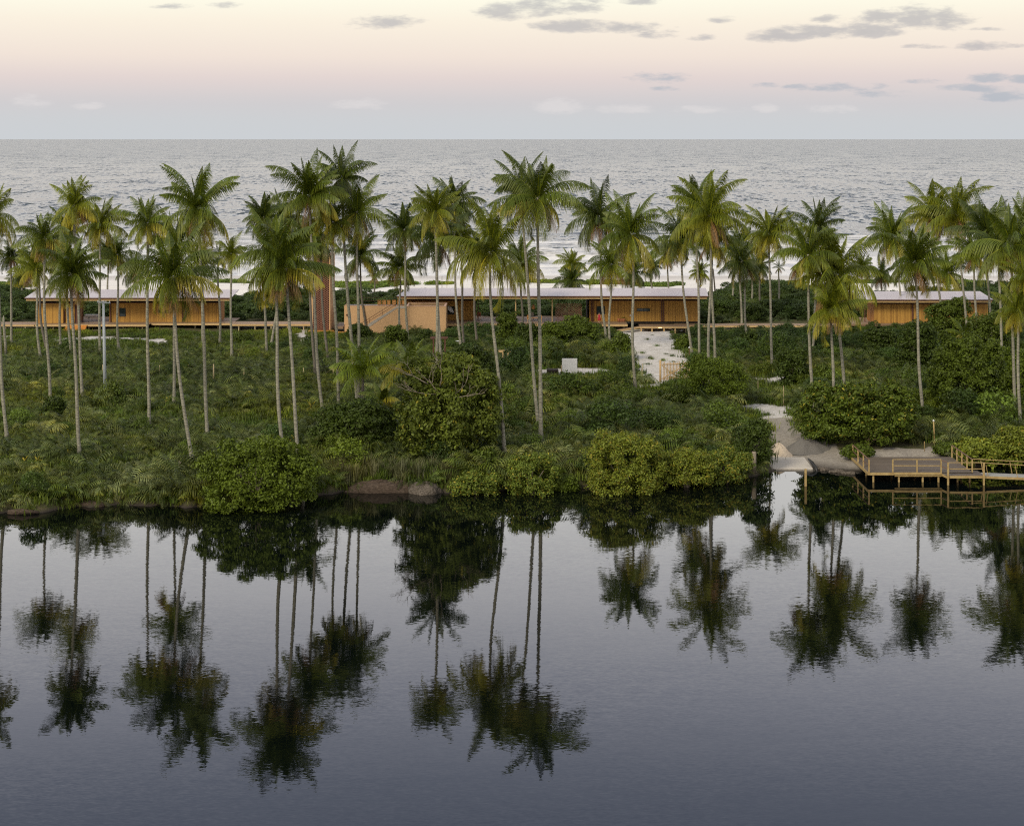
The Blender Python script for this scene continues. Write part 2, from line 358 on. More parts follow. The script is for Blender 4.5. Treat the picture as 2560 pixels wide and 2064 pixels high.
def ground_mat():
    m = bpy.data.materials.new('soil and sand'); m.use_nodes = True; t = NT(m.node_tree); b = t.n['Principled BSDF']
    a = t.new('ShaderNodeAttribute', attribute_name='col'); s, be, di = t.xyz(a.outputs['Color']); g = t.new('ShaderNodeNewGeometry'); P = g.outputs['Position']; x, y, z = t.xyz(P)
    n = t.noise(P, .9, 6, .65); n2 = t.noise(P, 4, 5, .7); n3 = t.noise(t.mapping(P, (.12, .5, 1)), 1, 5, .6)
    soil = t.mix(t.maprange(n, .35, .65), (.05, .06, .022), (.10, .085, .045))
    soil = t.mix(t.maprange(n2, .5, .75, 0, .5), soil, (.16, .13, .09))
    sand = t.mix(t.maprange(n2, .3, .7), (.66, .64, .62), (.52, .49, .46)); sand = t.mix(t.maprange(n, .46, .66, 0, .75), sand, (.38, .35, .31)); sand = t.mix(t.maprange(t.noise(P, 1.7, 6, .75), .58, .68, 0, .6), sand, (.22, .20, .15))
    bs = t.mix(t.maprange(n3, .35, .7), (.80, .77, .73), (.66, .63, .60))
    wet = t.maprange(y, 372, 384); bs = t.mix(t.m('MULTIPLY', wet, .6), bs, (.40, .38, .37))
    f = t.maprange(t.m('ADD', s, t.m('ADD', t.m('MULTIPLY', t.m('SUBTRACT', n, .5), 1.5), t.m('MULTIPLY', t.m('SUBTRACT', n2, .5), .8))), .3, .6)
    dirt = t.mix(t.maprange(n2, .3, .7), (.37, .34, .30), (.22, .195, .165)); soil = t.mix(t.maprange(t.m('ADD', di, t.m('MULTIPLY', t.m('SUBTRACT', n, .5), .8)), .35, .65), soil, dirt); c = t.mix(f, soil, sand); c = t.mix(t.maprange(t.m('ADD', be, t.m('MULTIPLY', t.m('SUBTRACT', n, .5), .6)), .35, .65), c, bs)
    # damp earth where the bank meets the water
    c = t.mix(t.m('MULTIPLY', t.maprange(z, .30, .05), t.maprange(y, 300, 290)), c, (.05, .042, .035))
    t.put(b.inputs['Base Color'], c); b.inputs['Roughness'].default_value = .95; b.inputs['Specular IOR Level'].default_value = .15
    bn = t.new('ShaderNodeBump'); bn.inputs['Strength'].default_value = .7; bn.inputs['Distance'].default_value = .15; t.put(bn.inputs['Height'], t.m('ADD', n, t.m('MULTIPLY', n2, .5)))
    t.l.new(bn.outputs[0], b.inputs['Normal']); return m
tag(link_mesh('ground', me, ground_mat(), smooth=True), kind='structure')

# ---------------- water ----------------
def wavy_normal(t, layers):
    g = t.new('ShaderNodeNewGeometry'); P = g.outputs['Position']; acc = None
    for (sx, sy, detail, amp, ax) in layers:
        n = t.noise(t.mapping(P, (sx, sy, 1), rot=(0, 0, ax)), 1, detail, .78 if detail > 8 else .55, out=1)
        v = t.new('ShaderNodeVectorMath', operation='SUBTRACT'); t.put(v.inputs[0], n); v.inputs[1].default_value = (.5, .5, .5)
        w = t.new('ShaderNodeVectorMath', operation='SCALE'); t.put(w.inputs[0], v.outputs[0]); t.put(w.inputs['Scale'], amp)
        if acc is None: acc = w.outputs[0]
        else:
            q = t.new('ShaderNodeVectorMath', operation='ADD'); t.put(q.inputs[0], acc); t.put(q.inputs[1], w.outputs[0]); acc = q.outputs[0]
    x, y, z = t.xyz(acc)
    nn = t.new('ShaderNodeVectorMath', operation='NORMALIZE'); t.put(nn.inputs[0], t.comb(t.m('MULTIPLY', x, .6), y, 1.0))
    return nn.outputs[0], P
m = bpy.data.materials.new('still dark lagoon water'); m.use_nodes = True; t = NT(m.node_tree); b = t.n['Principled BSDF']
g = t.new('ShaderNodeNewGeometry')
calm = t.maprange(t.noise(t.mapping(g.outputs['Position'], (.03, .05, 1)), 1, 2, .5), .35, .65, .45, 1.6)
yy = t.xyz(g.outputs['Position'])[1]; near = t.maprange(yy, 152, 118, .5, 1.0, True)
amp = t.m('MULTIPLY', calm, near)
nrm, P = wavy_normal(t, [(.9, 2.6, 2, t.m('MULTIPLY', amp, .011), .05), (3.5, 9, 2, t.m('MULTIPLY', amp, .027), -.06), (.12, .35, 2, .004, 0)])
t.put(b.inputs['Base Color'], (.0015, .003, .003)); b.inputs['Roughness'].default_value = .0; b.inputs['IOR'].default_value = 1.36
t.put(b.inputs['Normal'], nrm); b.inputs['Specular IOR Level'].default_value = .55
lag = MB(); lag.v = [(-400, -300, 0), (400, -300, 0), (400, 215, 0), (-400, 215, 0)]; lag.f = [(0, 1, 2, 3)]
tag(lag.build('lagoon_water', m), kind='structure')

m = bpy.data.materials.new('ocean water'); m.use_nodes = True; t = NT(m.node_tree); b = t.n['Principled BSDF']
nrm, P = wavy_normal(t, [(.03, .009, 12, 1.7, .06), (.30, .085, 8, 2.1, -.05), (1.2, .5, 3, .8, -.15)])
x, y, z = t.xyz(P)
st = t.noise(t.mapping(P, (.012, .075, 1)), 1, 5, .6); st2 = t.noise(t.mapping(P, (.10, .6, 1)), 1, 5, .72)
foamy = t.m('MULTIPLY', t.maprange(y, 720, 440), .62)
ff = t.m('ADD', t.m('MULTIPLY', st, .6), t.m('MULTIPLY', st2, .4))
foam = t.m('MULTIPLY', t.maprange(t.m('ADD', ff, t.m('MULTIPLY', foamy, .38)), .60, .73, smooth=True), t.maprange(y, 900, 560))
wash = t.maprange(t.m('ADD', y, t.m('MULTIPLY', st, 26)), 438, 418)
foam = t.m('MAXIMUM', foam, t.m('MULTIPLY', wash, .95))
col = t.mix(foam, (.03, .045, .052), t.mix(t.maprange(st2, .3, .7), (.80, .785, .77), (.62, .62, .63)))  # white is foam plus sky sheen painted onto the near-shore water
t.put(b.inputs['Base Color'], col); t.put(b.inputs['Roughness'], t.m('ADD', t.maprange(y, 500, 3000, .12, .22), t.m('MULTIPLY', foam, .5)))
b.inputs['IOR'].default_value = 1.34; t.put(b.inputs['Normal'], nrm); b.inputs['Specular IOR Level'].default_value = .27
# swell is real relief close to the beach, then flat out to the horizon
sx = np.arange(-150, 151, 1.5); sy = np.arange(385, 620, .8)
X, Ys = np.meshgrid(sx, sy)
ph = .012*X*1.0+1.3*np.sin(X*.018)+.5*np.sin(X*.05+2)
sw = np.zeros_like(X)
for yc, a, w, xc, xw in [(452, 1.7, 1.7, 24, 40), (446, .8, 1.5, -30, 50), (478, 1.0, 2.0, -10, 70), (505, .8, 2.6, 40, 45), (530, .6, 2.6, -45, 40), (560, .7, 3, 10, 90), (590, .5, 3, -20, 90), (424, .3, 1.4, 5, 80), (412, .2, 1.2, -30, 60)]:
    c0 = yc+2.2*np.sin(X*.06+yc)+.8*np.sin(X*.21+yc*2)
    s = (Ys-c0)/w; prof = np.where(s < 0, np.exp(-(s*1.6)**2), np.exp(-(s*.6)**2))
    sw += a*prof*np.exp(-((X-xc)/xw)**4)*(.75+.25*np.sin(X*.31+yc))
edge = sstep(385, 400, Ys)*(1-sstep(600, 618, Ys))
Zs = -.3+sw*edge
idx = np.arange(X.size).reshape(X.shape)
Q = np.stack([idx[:-1, :-1], idx[:-1, 1:], idx[1:, 1:], idx[1:, :-1]], -1).reshape(-1, 4)
V = np.c_[X.ravel(), Ys.ravel(), Zs.ravel()]
ymx = sy[-1]; n0 = len(V)
ext = np.array([(-150, ymx, -.3), (150, ymx, -.3), (1500, 6000, -.3), (-1500, 6000, -.3), (60000, 200000, -.3), (-60000, 200000, -.3),
                (-1500, 385, -.3), (-150, 385, -.3), (1500, 385, -.3), (150, 385, -.3), (-60000, 385, -.3), (60000, 385, -.3)])
V = np.r_[V, ext]
E = lambda *a: [n0+i for i in a]
Q = np.r_[Q, [E(0, 1, 2, 3), E(3, 2, 4, 5), E(6, 7, 0, 3), E(9, 8, 2, 1), E(10, 6, 3, 5), E(8, 11, 4, 2)]]
tag(link_mesh('ocean', np_mesh('ocean', V, Q), m, smooth=True), kind='structure')
# ---------------- foliage builders ----------------
def frond(V, Q, Cc, base, az, el, L, droop, nl, wid, lmax, col, rng, rachis=.035, vdroop=.5, segs=9, rcol=None):
    """one pinnate leaf: an arching midrib with drooping leaflets"""
    ca, sa = math.cos(az), math.sin(az); s = np.linspace(0, 1, nl+1)
    ang = el-droop*s**1.35; ds = L/nl
    h = np.concatenate([[0], np.cumsum(np.cos(ang[:-1])*ds)]); z = np.concatenate([[0], np.cumsum(np.sin(ang[:-1])*ds)])
    tw = rng.normal(0, .10)*s**2*L
    P = np.c_[ca*h-sa*tw, sa*h+ca*tw, z]+base
    T = np.c_[ca*np.cos(ang), sa*np.cos(ang), np.sin(ang)]
    side = np.array([-sa, ca, 0.]); N = np.cross(T, side)*-1.0
    roll = rng.normal(0, .25)
    b = [sum(len(v) for v in V)]
    # midrib
    k = np.linspace(0, nl, segs).astype(int); PR = P[k]; r = (rachis*(1-.8*s[k]))[:, None]
    vv = np.concatenate([PR+side*r, PR-side*r, PR+N[k]*r*1.2]); i0 = b[0]; n = segs
    for a_, b_ in ((0, n), (n, 2*n), (2*n, 0)):
        j = np.arange(n-1); Q.append(np.c_[i0+a_+j, i0+a_+j+1, i0+b_+j+1, i0+b_+j])
    rc = rcol if rcol is not None else col*np.array([2.0, 1.7, 1.2])
    V.append(vv); Cc.append(np.tile(rc, (len(vv), 1)))
    # leaflets
    q = s[1:]; ll = lmax*np.clip(np.sin(np.pi*np.clip(.16+.84*q, 0, 1))**.6, .2, 1)*(1-.45*q**4)
    for sg in (-1, 1):
        i0 = sum(len(v) for v in V)
        jit = rng.normal(0, .10, (nl, 3)); fw = (.45+.75*q)[:, None]
        D = side*sg*math.cos(roll*sg)+T[1:]*fw+N[1:]*(.12+.15*sg*roll)+jit; D /= np.linalg.norm(D, axis=1)[:, None]
        A = P[1:]; l = (ll*rng.uniform(.82, 1.12, nl))[:, None]
        mid = A+D*l*.5; mid[:, 2] -= (l[:, 0]*vdroop*.22)
        tip = A+D*l*.92; tip[:, 2] -= (l[:, 0]*vdroop*.85)
        W_ = T[1:]*wid/2*(.6+.4*rng.random((nl, 1)))
        vv = np.concatenate([A-W_*.6, A+W_*.6, mid+W_, mid-W_, tip+W_*.12, tip-W_*.12]); n = nl; j = np.arange(n)
        Q.append(np.c_[i0+j, i0+n+j, i0+2*n+j, i0+3*n+j]); Q.append(np.c_[i0+3*n+j, i0+2*n+j, i0+4*n+j, i0+5*n+j])
        cv = col*(rng.uniform(.8, 1.2, (n, 1))); lit_tip = cv*np.array([1.9, 1.6, 1.0]); cv = cv*.88  # yellow tips carry painted highlights, leaflet bases darkened for the shaded core
        V.append(vv); Cc.append(np.concatenate([cv, cv, cv, cv, lit_tip, lit_tip]))
GREEN = np.array([.080, .115, .009]); YEL = np.array([.42, .36, .035]); BROWN = np.array([.20, .12, .05]); DARK = np.array([.050, .076, .010])
def crown_mesh(seed, tone=0, n=26, L=4.3, open_=0.0, nl=58):
    rng = np.random.default_rng(seed); V, Q, Cc = [], [], []
    for i in range(n):
        a = i/(n-1); az = i*2.39996+rng.normal(0, .28)
        el = math.radians(88-(128-6*open_)*a**1.12+rng.normal(0, 8)+9*math.sin(az+seed)*a); droop = math.radians(34+66*a**.7+rng.normal(0, 12))
        l = L*(.86+.22*math.sin(math.pi*min(1, a+.12)))*rng.uniform(.74, 1.14)
        if 4 < i and rng.random() < .10: continue
        if i < 3: l *= .82; droop *= .35
        base = {0: GREEN, 1: GREEN*np.array([1.35, 1.2, 1.0]), 2: DARK}[tone]
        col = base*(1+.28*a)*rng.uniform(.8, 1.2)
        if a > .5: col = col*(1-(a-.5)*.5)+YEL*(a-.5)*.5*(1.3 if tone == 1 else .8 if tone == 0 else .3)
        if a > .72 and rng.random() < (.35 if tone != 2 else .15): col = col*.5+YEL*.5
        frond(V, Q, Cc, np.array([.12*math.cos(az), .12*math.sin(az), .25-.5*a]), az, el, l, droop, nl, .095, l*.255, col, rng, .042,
              vdroop=.75+.75*a, rcol=col*np.array([2.2, 1.9, 1.1])+np.array([.07, .065, .0]))  # yellow-green midribs, brightened further as painted highlights
    for k in range(rng.integers(3, 7)):       # dead leaves hanging by the trunk
        az = rng.uniform(0, 6.28)
        frond(V, Q, Cc, np.array([.15*math.cos(az), .15*math.sin(az), -.35]), az, math.radians(-35), L*.70, math.radians(48), 26, .07, .6, BROWN*rng.uniform(.6, 1.3), rng, vdroop=1.4)
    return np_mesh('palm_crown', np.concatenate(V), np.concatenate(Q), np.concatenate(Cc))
CROWNS = {}
for tone in (0, 1, 2):
    for k in range(4 if tone != 1 else 3):
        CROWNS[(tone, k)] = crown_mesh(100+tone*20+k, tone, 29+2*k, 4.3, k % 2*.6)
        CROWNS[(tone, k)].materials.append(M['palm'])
SPARSE = crown_mesh(300, 2, 13, 3.6, 0, 30); SPARSE.materials.append(M['palm'])
# coconut clusters, shared
def nuts_mesh(seed):
    r = random.Random(seed); b = MB()
    for k in range(12):
        a = r.uniform(0, 6.28); q = r.uniform(.22, .42); z = r.uniform(-.75, -.3)
        b.lathe((q*math.cos(a), q*math.sin(a), z-.13), [(0, .02), (.05, .10), (.13, .13), (.21, .10), (.26, .02)], 6)
    me = bpy.data.meshes.new('coconuts'); me.from_pydata(b.v, [], b.f); me.materials.append(M['coconut']); return me
NUTS = nuts_mesh(1)
npalm = 0
def palm(bx, by, cx, cy, hw, tone, label, group='coconut palms in the grove', D=None, nuts=None, rad=1.0, dark=False, bend=1.7, sparse=False):
    """bx,by: photo position where the trunk leaves the undergrowth; cx,cy: heart of the crown; hw: crown half width there"""
    global npalm; npalm += 1; r = random.Random(npalm*13+5)
    if D: Y = D; X0 = XY(bx, D)
    else: X0, Y = gat(bx, by, 1.15)
    zg = G(X0, Y); X1 = XY(cx, Y); Z1 = ZZ(cy, Y); h = Z1-zg
    t_ = empty('coconut_palm', (X0, Y, zg), label, 'palm tree', group)
    n = 16; pts = []; rr = []; w1, w2 = r.uniform(-.10, .10), r.uniform(0, 6.28)
    yl = r.uniform(-.6, .6)
    for i in range(n+1):
        s = i/n; f = 1-(1-s)**bend
        pts.append((X0+(X1-X0)*f+.12*math.sin(s*5+w2)*math.sin(math.pi*s)+w1*math.sin(math.pi*2*s), Y+yl*s*s+.1*math.sin(s*4+w2), zg-.3+(Z1-zg+.3)*s))
        rr.append(1.1*rad*(.155-.055*s+.16*math.exp(-s*h/.45)+.008*math.sin(i*2.3)))
    b = MB(); b.tube(pts, rr, 9); b.build('trunk', M['bark_dark' if dark else 'bark'], t_, True)
    sc = hw*Y/F/3.2
    src = SPARSE if sparse else CROWNS[(tone, r.randrange(4 if tone != 1 else 3))]
    c = bpy.data.objects.new('crown', src); C.objects.link(c); c.parent = t_; c.location = (X1-X0, yl, Z1-zg); c.scale = (sc*.98, sc*.98, sc*r.uniform(1.0, 1.12))
    c.rotation_euler = (r.uniform(-.09, .09), r.uniform(-.09, .09), r.uniform(0, 6.28))
    if nuts or (nuts is None and r.random() < .45 and not sparse and hw > 48):
        k = bpy.data.objects.new('coconuts', NUTS); C.objects.link(k); k.parent = t_; k.location = c.location
    return t_
P_ = palm
# left of the photo
P_(21, 1077, -16, 535, 70, 1, 'palm cut off by the left edge with yellow and dead hanging fronds and leaning trunk', bend=1.3)
P_(28, 843, 28, 640, 40, 2, 'slim straight palm near the left edge with a small dark crown over the dead snag')
P_(104, 884, 88, 672, 52, 1, 'left-bending palm crossing the left end of the left house roof, crown low and yellowish')
P_(119, 852, 93, 640, 46, 0, 'darker trunk leaning left over the left end of the left house', dark=True)
P_(125, 996, 113, 596, 62, 0, 'straight pale palm before the left wall of the left house, crown with an upright tuft')
P_(202, 1119, 181, 684, 82, 0, 'foreground palm with a kinked trunk and full drooping crown before the left house', bend=2.0, nuts=True)
P_(208, 974, 186, 513, 62, 1, 'tall palm with a round yellow-tinged crown well above the left house', nuts=True)
P_(179, 870, 166, 572, 50, 0, 'palm with crown just behind the round yellow-tinged one above the left house')
P_(152, 845, 150, 640, 44, 0, 'thin palm beside the brown door panel of the left house')
P_(251, 873, 248, 562, 62, 1, 'palm beside the grey utility pole with yellow lower fronds')
P_(298, 857, 291, 636, 42, 0, 'thin palm right of the utility pole crossing the small square window')
P_(271, 0, 270, 628, 38, 2, 'small dark palm rising behind the left house above its open breezeway', D=289)
P_(372, 1045, 372, 556, 62, 0, 'straight palm before the middle of the left house with an open high crown', nuts=True)
P_(338, 0, 337, 672, 42, 2, 'small palm standing behind the left house roof, left of the big drooping crown', D=287)
P_(484, 1130, 432, 690, 104, 0, 'large foreground palm leaning left, its drooping crown hiding the middle of the left house', bend=1.6, nuts=False)
P_(434, 993, 440, 608, 66, 0, 'palm just behind the large leaning foreground palm, trunk beside its trunk')
P_(521, 1076, 497, 519, 92, 0, 'tallest palm of the left group with wide star-shaped crown and yellow hanging fronds', bend=1.6, nuts=True)
P_(510, 852, 503, 650, 42, 0, 'thin palm before the right half of the left house, half hidden behind a thicker trunk')
P_(549, 845, 546, 640, 46, 2, 'palm before the right end of the left house with a dark sparse crown', sparse=True)
P_(579, 880, 579, 633, 38, 1, 'slim palm right of the left house with a small yellow-green crown')
P_(666, 866, 661, 541, 54, 2, 'tall palm whose dark crown shows left above the paired foreground palms')
P_(676, 849, 710, 546, 62, 2, 'palm with a dark crown right above the paired foreground palms')
P_(721, 1107, 686, 655, 108, 0, 'left palm of the foreground pair, trunk curving left, very dense bright crown', nuts=True, D=147)
P_(764, 1138, 716, 668, 96, 0, 'right palm of the foreground pair, longest trunk down to the round green bush', bend=1.5, D=146)
# round the tower and the peach building
P_(790, 920, 770, 600, 56, 0, 'grey trunk just left of the brick tower with a crown hidden among its neighbours', dark=True)
P_(811, 1016, 772, 489, 84, 0, 'tall palm before the brick tower leaning left, wide crown above the foreground pair', nuts=True)
P_(821, 882, 802, 605, 44, 2, 'thin grey palm crossing the middle of the brick tower', dark=True)
P_(847, 1001, 832, 555, 56, 1, 'palm at the brick tower right edge with a dark upper trunk and brownish crown', nuts=True)
P_(896, 989, 855, 443, 66, 2, 'highest palm in the photo, crown standing alone against the sea above the tower', bend=1.5, rad=1.1)
P_(897, 985, 893, 528, 70, 0, 'palm crossing the left end of the peach building, crown heavy on its right side', bend=1.1, D=182)
P_(917, 810, 900, 638, 58, 2, 'dark palm behind the peach building stairs with drooping fronds over the sand', dark=True)
P_(937, 0, 936, 690, 26, 2, 'small scrubby palm on the dune behind the row of orange boxes', D=300, dark=True, sparse=True)
P_(1000, 814, 1000, 668, 56, 0, 'palm before the upper stair landing of the peach building with a low grey-green crown')
P_(1021, 831, 1011, 573, 56, 2, 'palm before the peach building, trunk right of the stair landing, dark crown on the sea')
P_(1096, 900, 1088, 528, 62, 1, 'palm with bright yellow-green crown before the right end of the peach wall', D=165)
P_(1107, 900, 1091, 596, 76, 2, 'palm with dark drooping crown just behind the bright one at the peach wall', D=188)
P_(1155, 859, 1133, 510, 62, 2, 'palm with a tall upright dark tuft, trunk right of the window with the white painted reflection')
P_(1163, 855, 1150, 590, 52, 1, 'thin palm close beside another before the amber wall, half hidden yellowish crown', dark=True)
P_(1193, 834, 1186, 628, 44, 0, 'dark thin palm at the right end of the small amber cabin', dark=True)
P_(1264, 1108, 1226, 630, 104, 1, 'foreground palm with big bright yellow-green crown and trunk leaning left before the open veranda', nuts=True, bend=1.6, D=158)
P_(1353, 1046, 1344, 494, 98, 0, 'tallest foreground palm in the centre with a thick straight pale trunk', nuts=True, rad=1.15, bend=1.2, D=163)
P_(1349, 930, 1302, 478, 74, 2, 'palm leaning left out from behind the tallest central palm', bend=1.15, D=168)
P_(1304, 814, 1305, 655, 60, 0, 'black thin trunk standing in the open veranda with a crown over the roof', dark=True)
P_(1429, 0, 1430, 660, 34, 1, 'small bright palm beyond the veranda roof, upper one of two', D=318)
P_(1431, 0, 1431, 700, 36, 2, 'small dark palm beyond the veranda roof, lower one of two', D=290)
# right centre
P_(1518, 831, 1496, 541, 74, 2, 'dark full-crowned palm before the amber house, its trunk passing right of the person in red', dark=False)
P_(1525, 852, 1527, 660, 62, 0, 'shorter palm beside it whose low crown covers the house roof')
P_(1589, 952, 1579, 584, 80, 0, 'palm with a flared root foot on the white sand road edge', rad=1.05, nuts=True, bend=1.1)
P_(1580, 0, 1582, 680, 40, 2, 'small dark palm behind the roof just left of the sand road palm', D=288)
P_(1632, 0, 1629, 664, 32, 2, 'small lone palm on the dune above the middle of the amber house', D=300)
P_(1672, 0, 1669, 630, 44, 0, 'pale thin palm rising behind the roof of the amber house', D=282)
P_(1731, 865, 1700, 594, 64, 2, 'palm leaning left across the right half of the amber house', bend=1.3)
P_(1749, 886, 1740, 508, 62, 0, 'palm with a pale trunk ending at a white box beside the road', bend=1.3)
P_(1775, 902, 1773, 537, 86, 1, 'palm with a bushy rounded bright crown at the right end of the amber house', nuts=True, D=194)
P_(1787, 907, 1782, 600, 60, 0, 'trunk standing close right of the bushy rounded crowned palm', D=198)
P_(1750, 0, 1749, 680, 28, 1, 'tiny bright palm on the dune near the right roof end of the amber house', D=298)
P_(1855, 798, 1850, 618, 58, 0, 'palm in the scrub left of the walkway lamp with a small dark crown')
P_(1873, 849, 1856, 655, 52, 2, 'palm leaning left in the scrub right of the amber house', bend=1.3)
P_(1833, 0, 1831, 662, 28, 2, 'little dark palm at the back of the scrub between the houses', D=285, sparse=True)
P_(1878, 0, 1880, 668, 34, 2, 'small palm in the back scrub right of the leaning one', D=287)
P_(1905, 773, 1898, 664, 36, 2, 'low thin palm behind the boardwalk between the houses', dark=True)
P_(1932, 900, 1922, 584, 68, 1, 'slender palm crossing the boardwalk with brown dead fronds under a yellow-tinged crown', nuts=True)
P_(1947, 767, 1946, 668, 20, 1, 'stunted palm with shrivelled pale fronds behind the boardwalk', sparse=True)
# right
P_(2030, 930, 2047, 566, 62, 2, 'dark tuft-topped palm behind the big right foreground crown', D=225)
P_(2038, 960, 2020, 636, 74, 0, 'palm left of the big right foreground palm with its crown half covered', D=172)
P_(2124, 969, 2090, 684, 104, 1, 'big foreground palm right of the sand track with broad arching fronds', nuts=True, D=173)
P_(2088, 972, 2078, 772, 70, 1, 'low-crowned palm with golden frond tips under the big right foreground crown', D=170)
P_(2154, 0, 2154, 668, 34, 0, 'small palm behind the left end of the right house roof', D=290)
P_(2204, 0, 2203, 686, 36, 2, 'short bushy palm on the dune behind the right house', D=296)
P_(2265, 800, 2232, 590, 64, 0, 'palm leaning left across the amber wall of the right house', bend=1.2)
P_(2311, 981, 2289, 655, 84, 0, 'palm with straight pale trunk and spread crown before the right house', nuts=False, bend=1.5, D=176)
P_(2368, 0, 2329, 533, 66, 1, 'palm leaning left above the right house roof, left of the tallest one there', D=240, bend=1.3)
P_(2423, 0, 2393, 535, 76, 1, 'tallest palm of the right group with an orange-hearted crown', D=235, nuts=True, bend=1.2)
P_(2373, 0, 2372, 680, 52, 0, 'low palm just behind the right house roof with hanging fronds', D=280)
P_(2484, 779, 2464, 582, 78, 2, 'dark palm right of the tallest one above the round trees', D=230)
P_(2540, 0, 2528, 612, 96, 0, 'large palm by the right edge with long arching lower fronds', D=178)
P_(2595, 900, 2575, 600, 70, 2, 'dark palm cut off by the right edge at the height of the horizon group', D=185)
P_(2553, 877, 2545, 775, 60, 1, 'shorter palm at the right edge with bright yellowish low crown', D=172)
P_(2590, 0, 2570, 695, 62, 1, 'middle palm cut off by the right edge, yellow-green fronds', D=174)
P_(2505, 0, 2500, 618, 66, 2, 'dark palm squeezed between the large edge palm and its dark left neighbour', D=205)
P_(2450, 0, 2436, 640, 52, 0, 'palm with a lower green crown under the tallest one of the right group', D=222)
P_(2590, 0, 2566, 560, 62, 0, 'highest palm cut off by the right edge, only its left fronds showing', D=214)
P_(41, 0, 41, 706, 22, 1, 'little umbrella-shaped palm on the dune at the far left', D=310)
P_(54, 0, 53, 690, 26, 2, 'slim palm on the dune beside the little umbrella-shaped one', D=300)

# young palms whose fronds spring from near the ground
def young(px, py, hw, D_dz, tone, label, n=13, tr=.2, up=1.0, name='young_palm', cat='young palm', group=None, colr=None, D=None):
    X0, Y = (XY(px, D), D) if D else gat(px, py, D_dz)
    zg = G(X0, Y); L = hw*Y/F*1.15; rg = np.random.default_rng(int(px*7+py))
    t_ = empty(name, (X0, Y, zg), label, cat, group); V, Q, Cc = [], [], []
    for i in range(n):
        a = i/max(1, n-1); az = i*2.4+rg.normal(0, .2); col = (colr if colr is not None else [GREEN*1.1, YEL*.75, DARK, np.array([.17, .24, .022])][tone])*rg.uniform(.8, 1.2)
        if colr is None and a > .5 and tone == 0: col = col*.5+YEL*.4
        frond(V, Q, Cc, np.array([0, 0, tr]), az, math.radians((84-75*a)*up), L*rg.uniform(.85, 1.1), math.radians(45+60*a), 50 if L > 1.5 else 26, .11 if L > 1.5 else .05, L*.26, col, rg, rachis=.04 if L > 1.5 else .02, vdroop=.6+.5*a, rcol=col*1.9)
    me = np_mesh('fronds', np.concatenate(V), np.concatenate(Q), np.concatenate(Cc)); me.materials.append(M['palm'])
    o = bpy.data.objects.new('fronds', me); C.objects.link(o); o.parent = t_
    b = MB(); b.tube([(X0, Y, zg-.2), (X0, Y, zg+tr*.6), (X0, Y, zg+tr+.1)], [.16 if L > 1.5 else .05]*2+[.1 if L > 1.5 else .03], 8); b.build('trunk', M['bark_dark'], t_, True)
YP = 'young palms in the undergrowth'
young(907, 1000, 92, 1.1, 3, 'young palm with bright yellow-green fronds below the peach building stairs', 16, 4.2, D=180)
young(1022, 940, 88, 1.0, 0, 'young palm with long arching green fronds behind the big waterside tree', 13, 4.6, D=179)
young(955, 1000, 55, .6, 0, 'smaller young palm with drooping fronds between the bright one and the big tree', 9, 2.2, D=174)
young(2412, 862, 60, 1.5, 0, 'young palm poking out of the round trees near the right edge', 9, 2.6)
young(1185, 1185, 36, .4, 1, 'young palm with stiff yellow orange-tipped fronds on the lagoon bank', 9, .25, .95)
young(990, 1150, 22, .2, 1, 'small yellow-green seedling palm under the big waterside tree', 6, .2)
SG = 'yellow palm seedlings in the undergrowth'
for (x, y, s, lb) in [(421, 994, 14, 'yellow seedling palm at the foot of the trunk left of centre in the meadow'), (430, 1094, 9, 'left one of two yellow seedling palms beside the leaning foreground trunk'),
        (456, 1090, 9, 'right one of two yellow seedling palms beside the leaning foreground trunk'), (173, 1128, 16, 'yellow seedling palm just left of the kinked foreground trunk'),
        (62, 1145, 14, 'dull yellow seedling palm in the lower left undergrowth'), (94, 1143, 13, 'yellow seedling palm with two open fronds in the lower left undergrowth'),
        (545, 1072, 18, 'upright yellow-green seedling right of the tall left palm foot'), (735, 1088, 13, 'orange-yellow seedling between the feet of the foreground pair'), (102, 1035, 10, 'small orange-tipped seedling left of the kinked trunk'),
        (1292, 1085, 12, 'green-yellow seedling right of the central leaning palm foot'), (780, 1012, 18, 'pale seedling frond right of the foreground pair trunks')]:
    young(x, y, s, .8, 1, lb, 5, .55, .95, 'palm_seedling', 'palm seedling', SG)

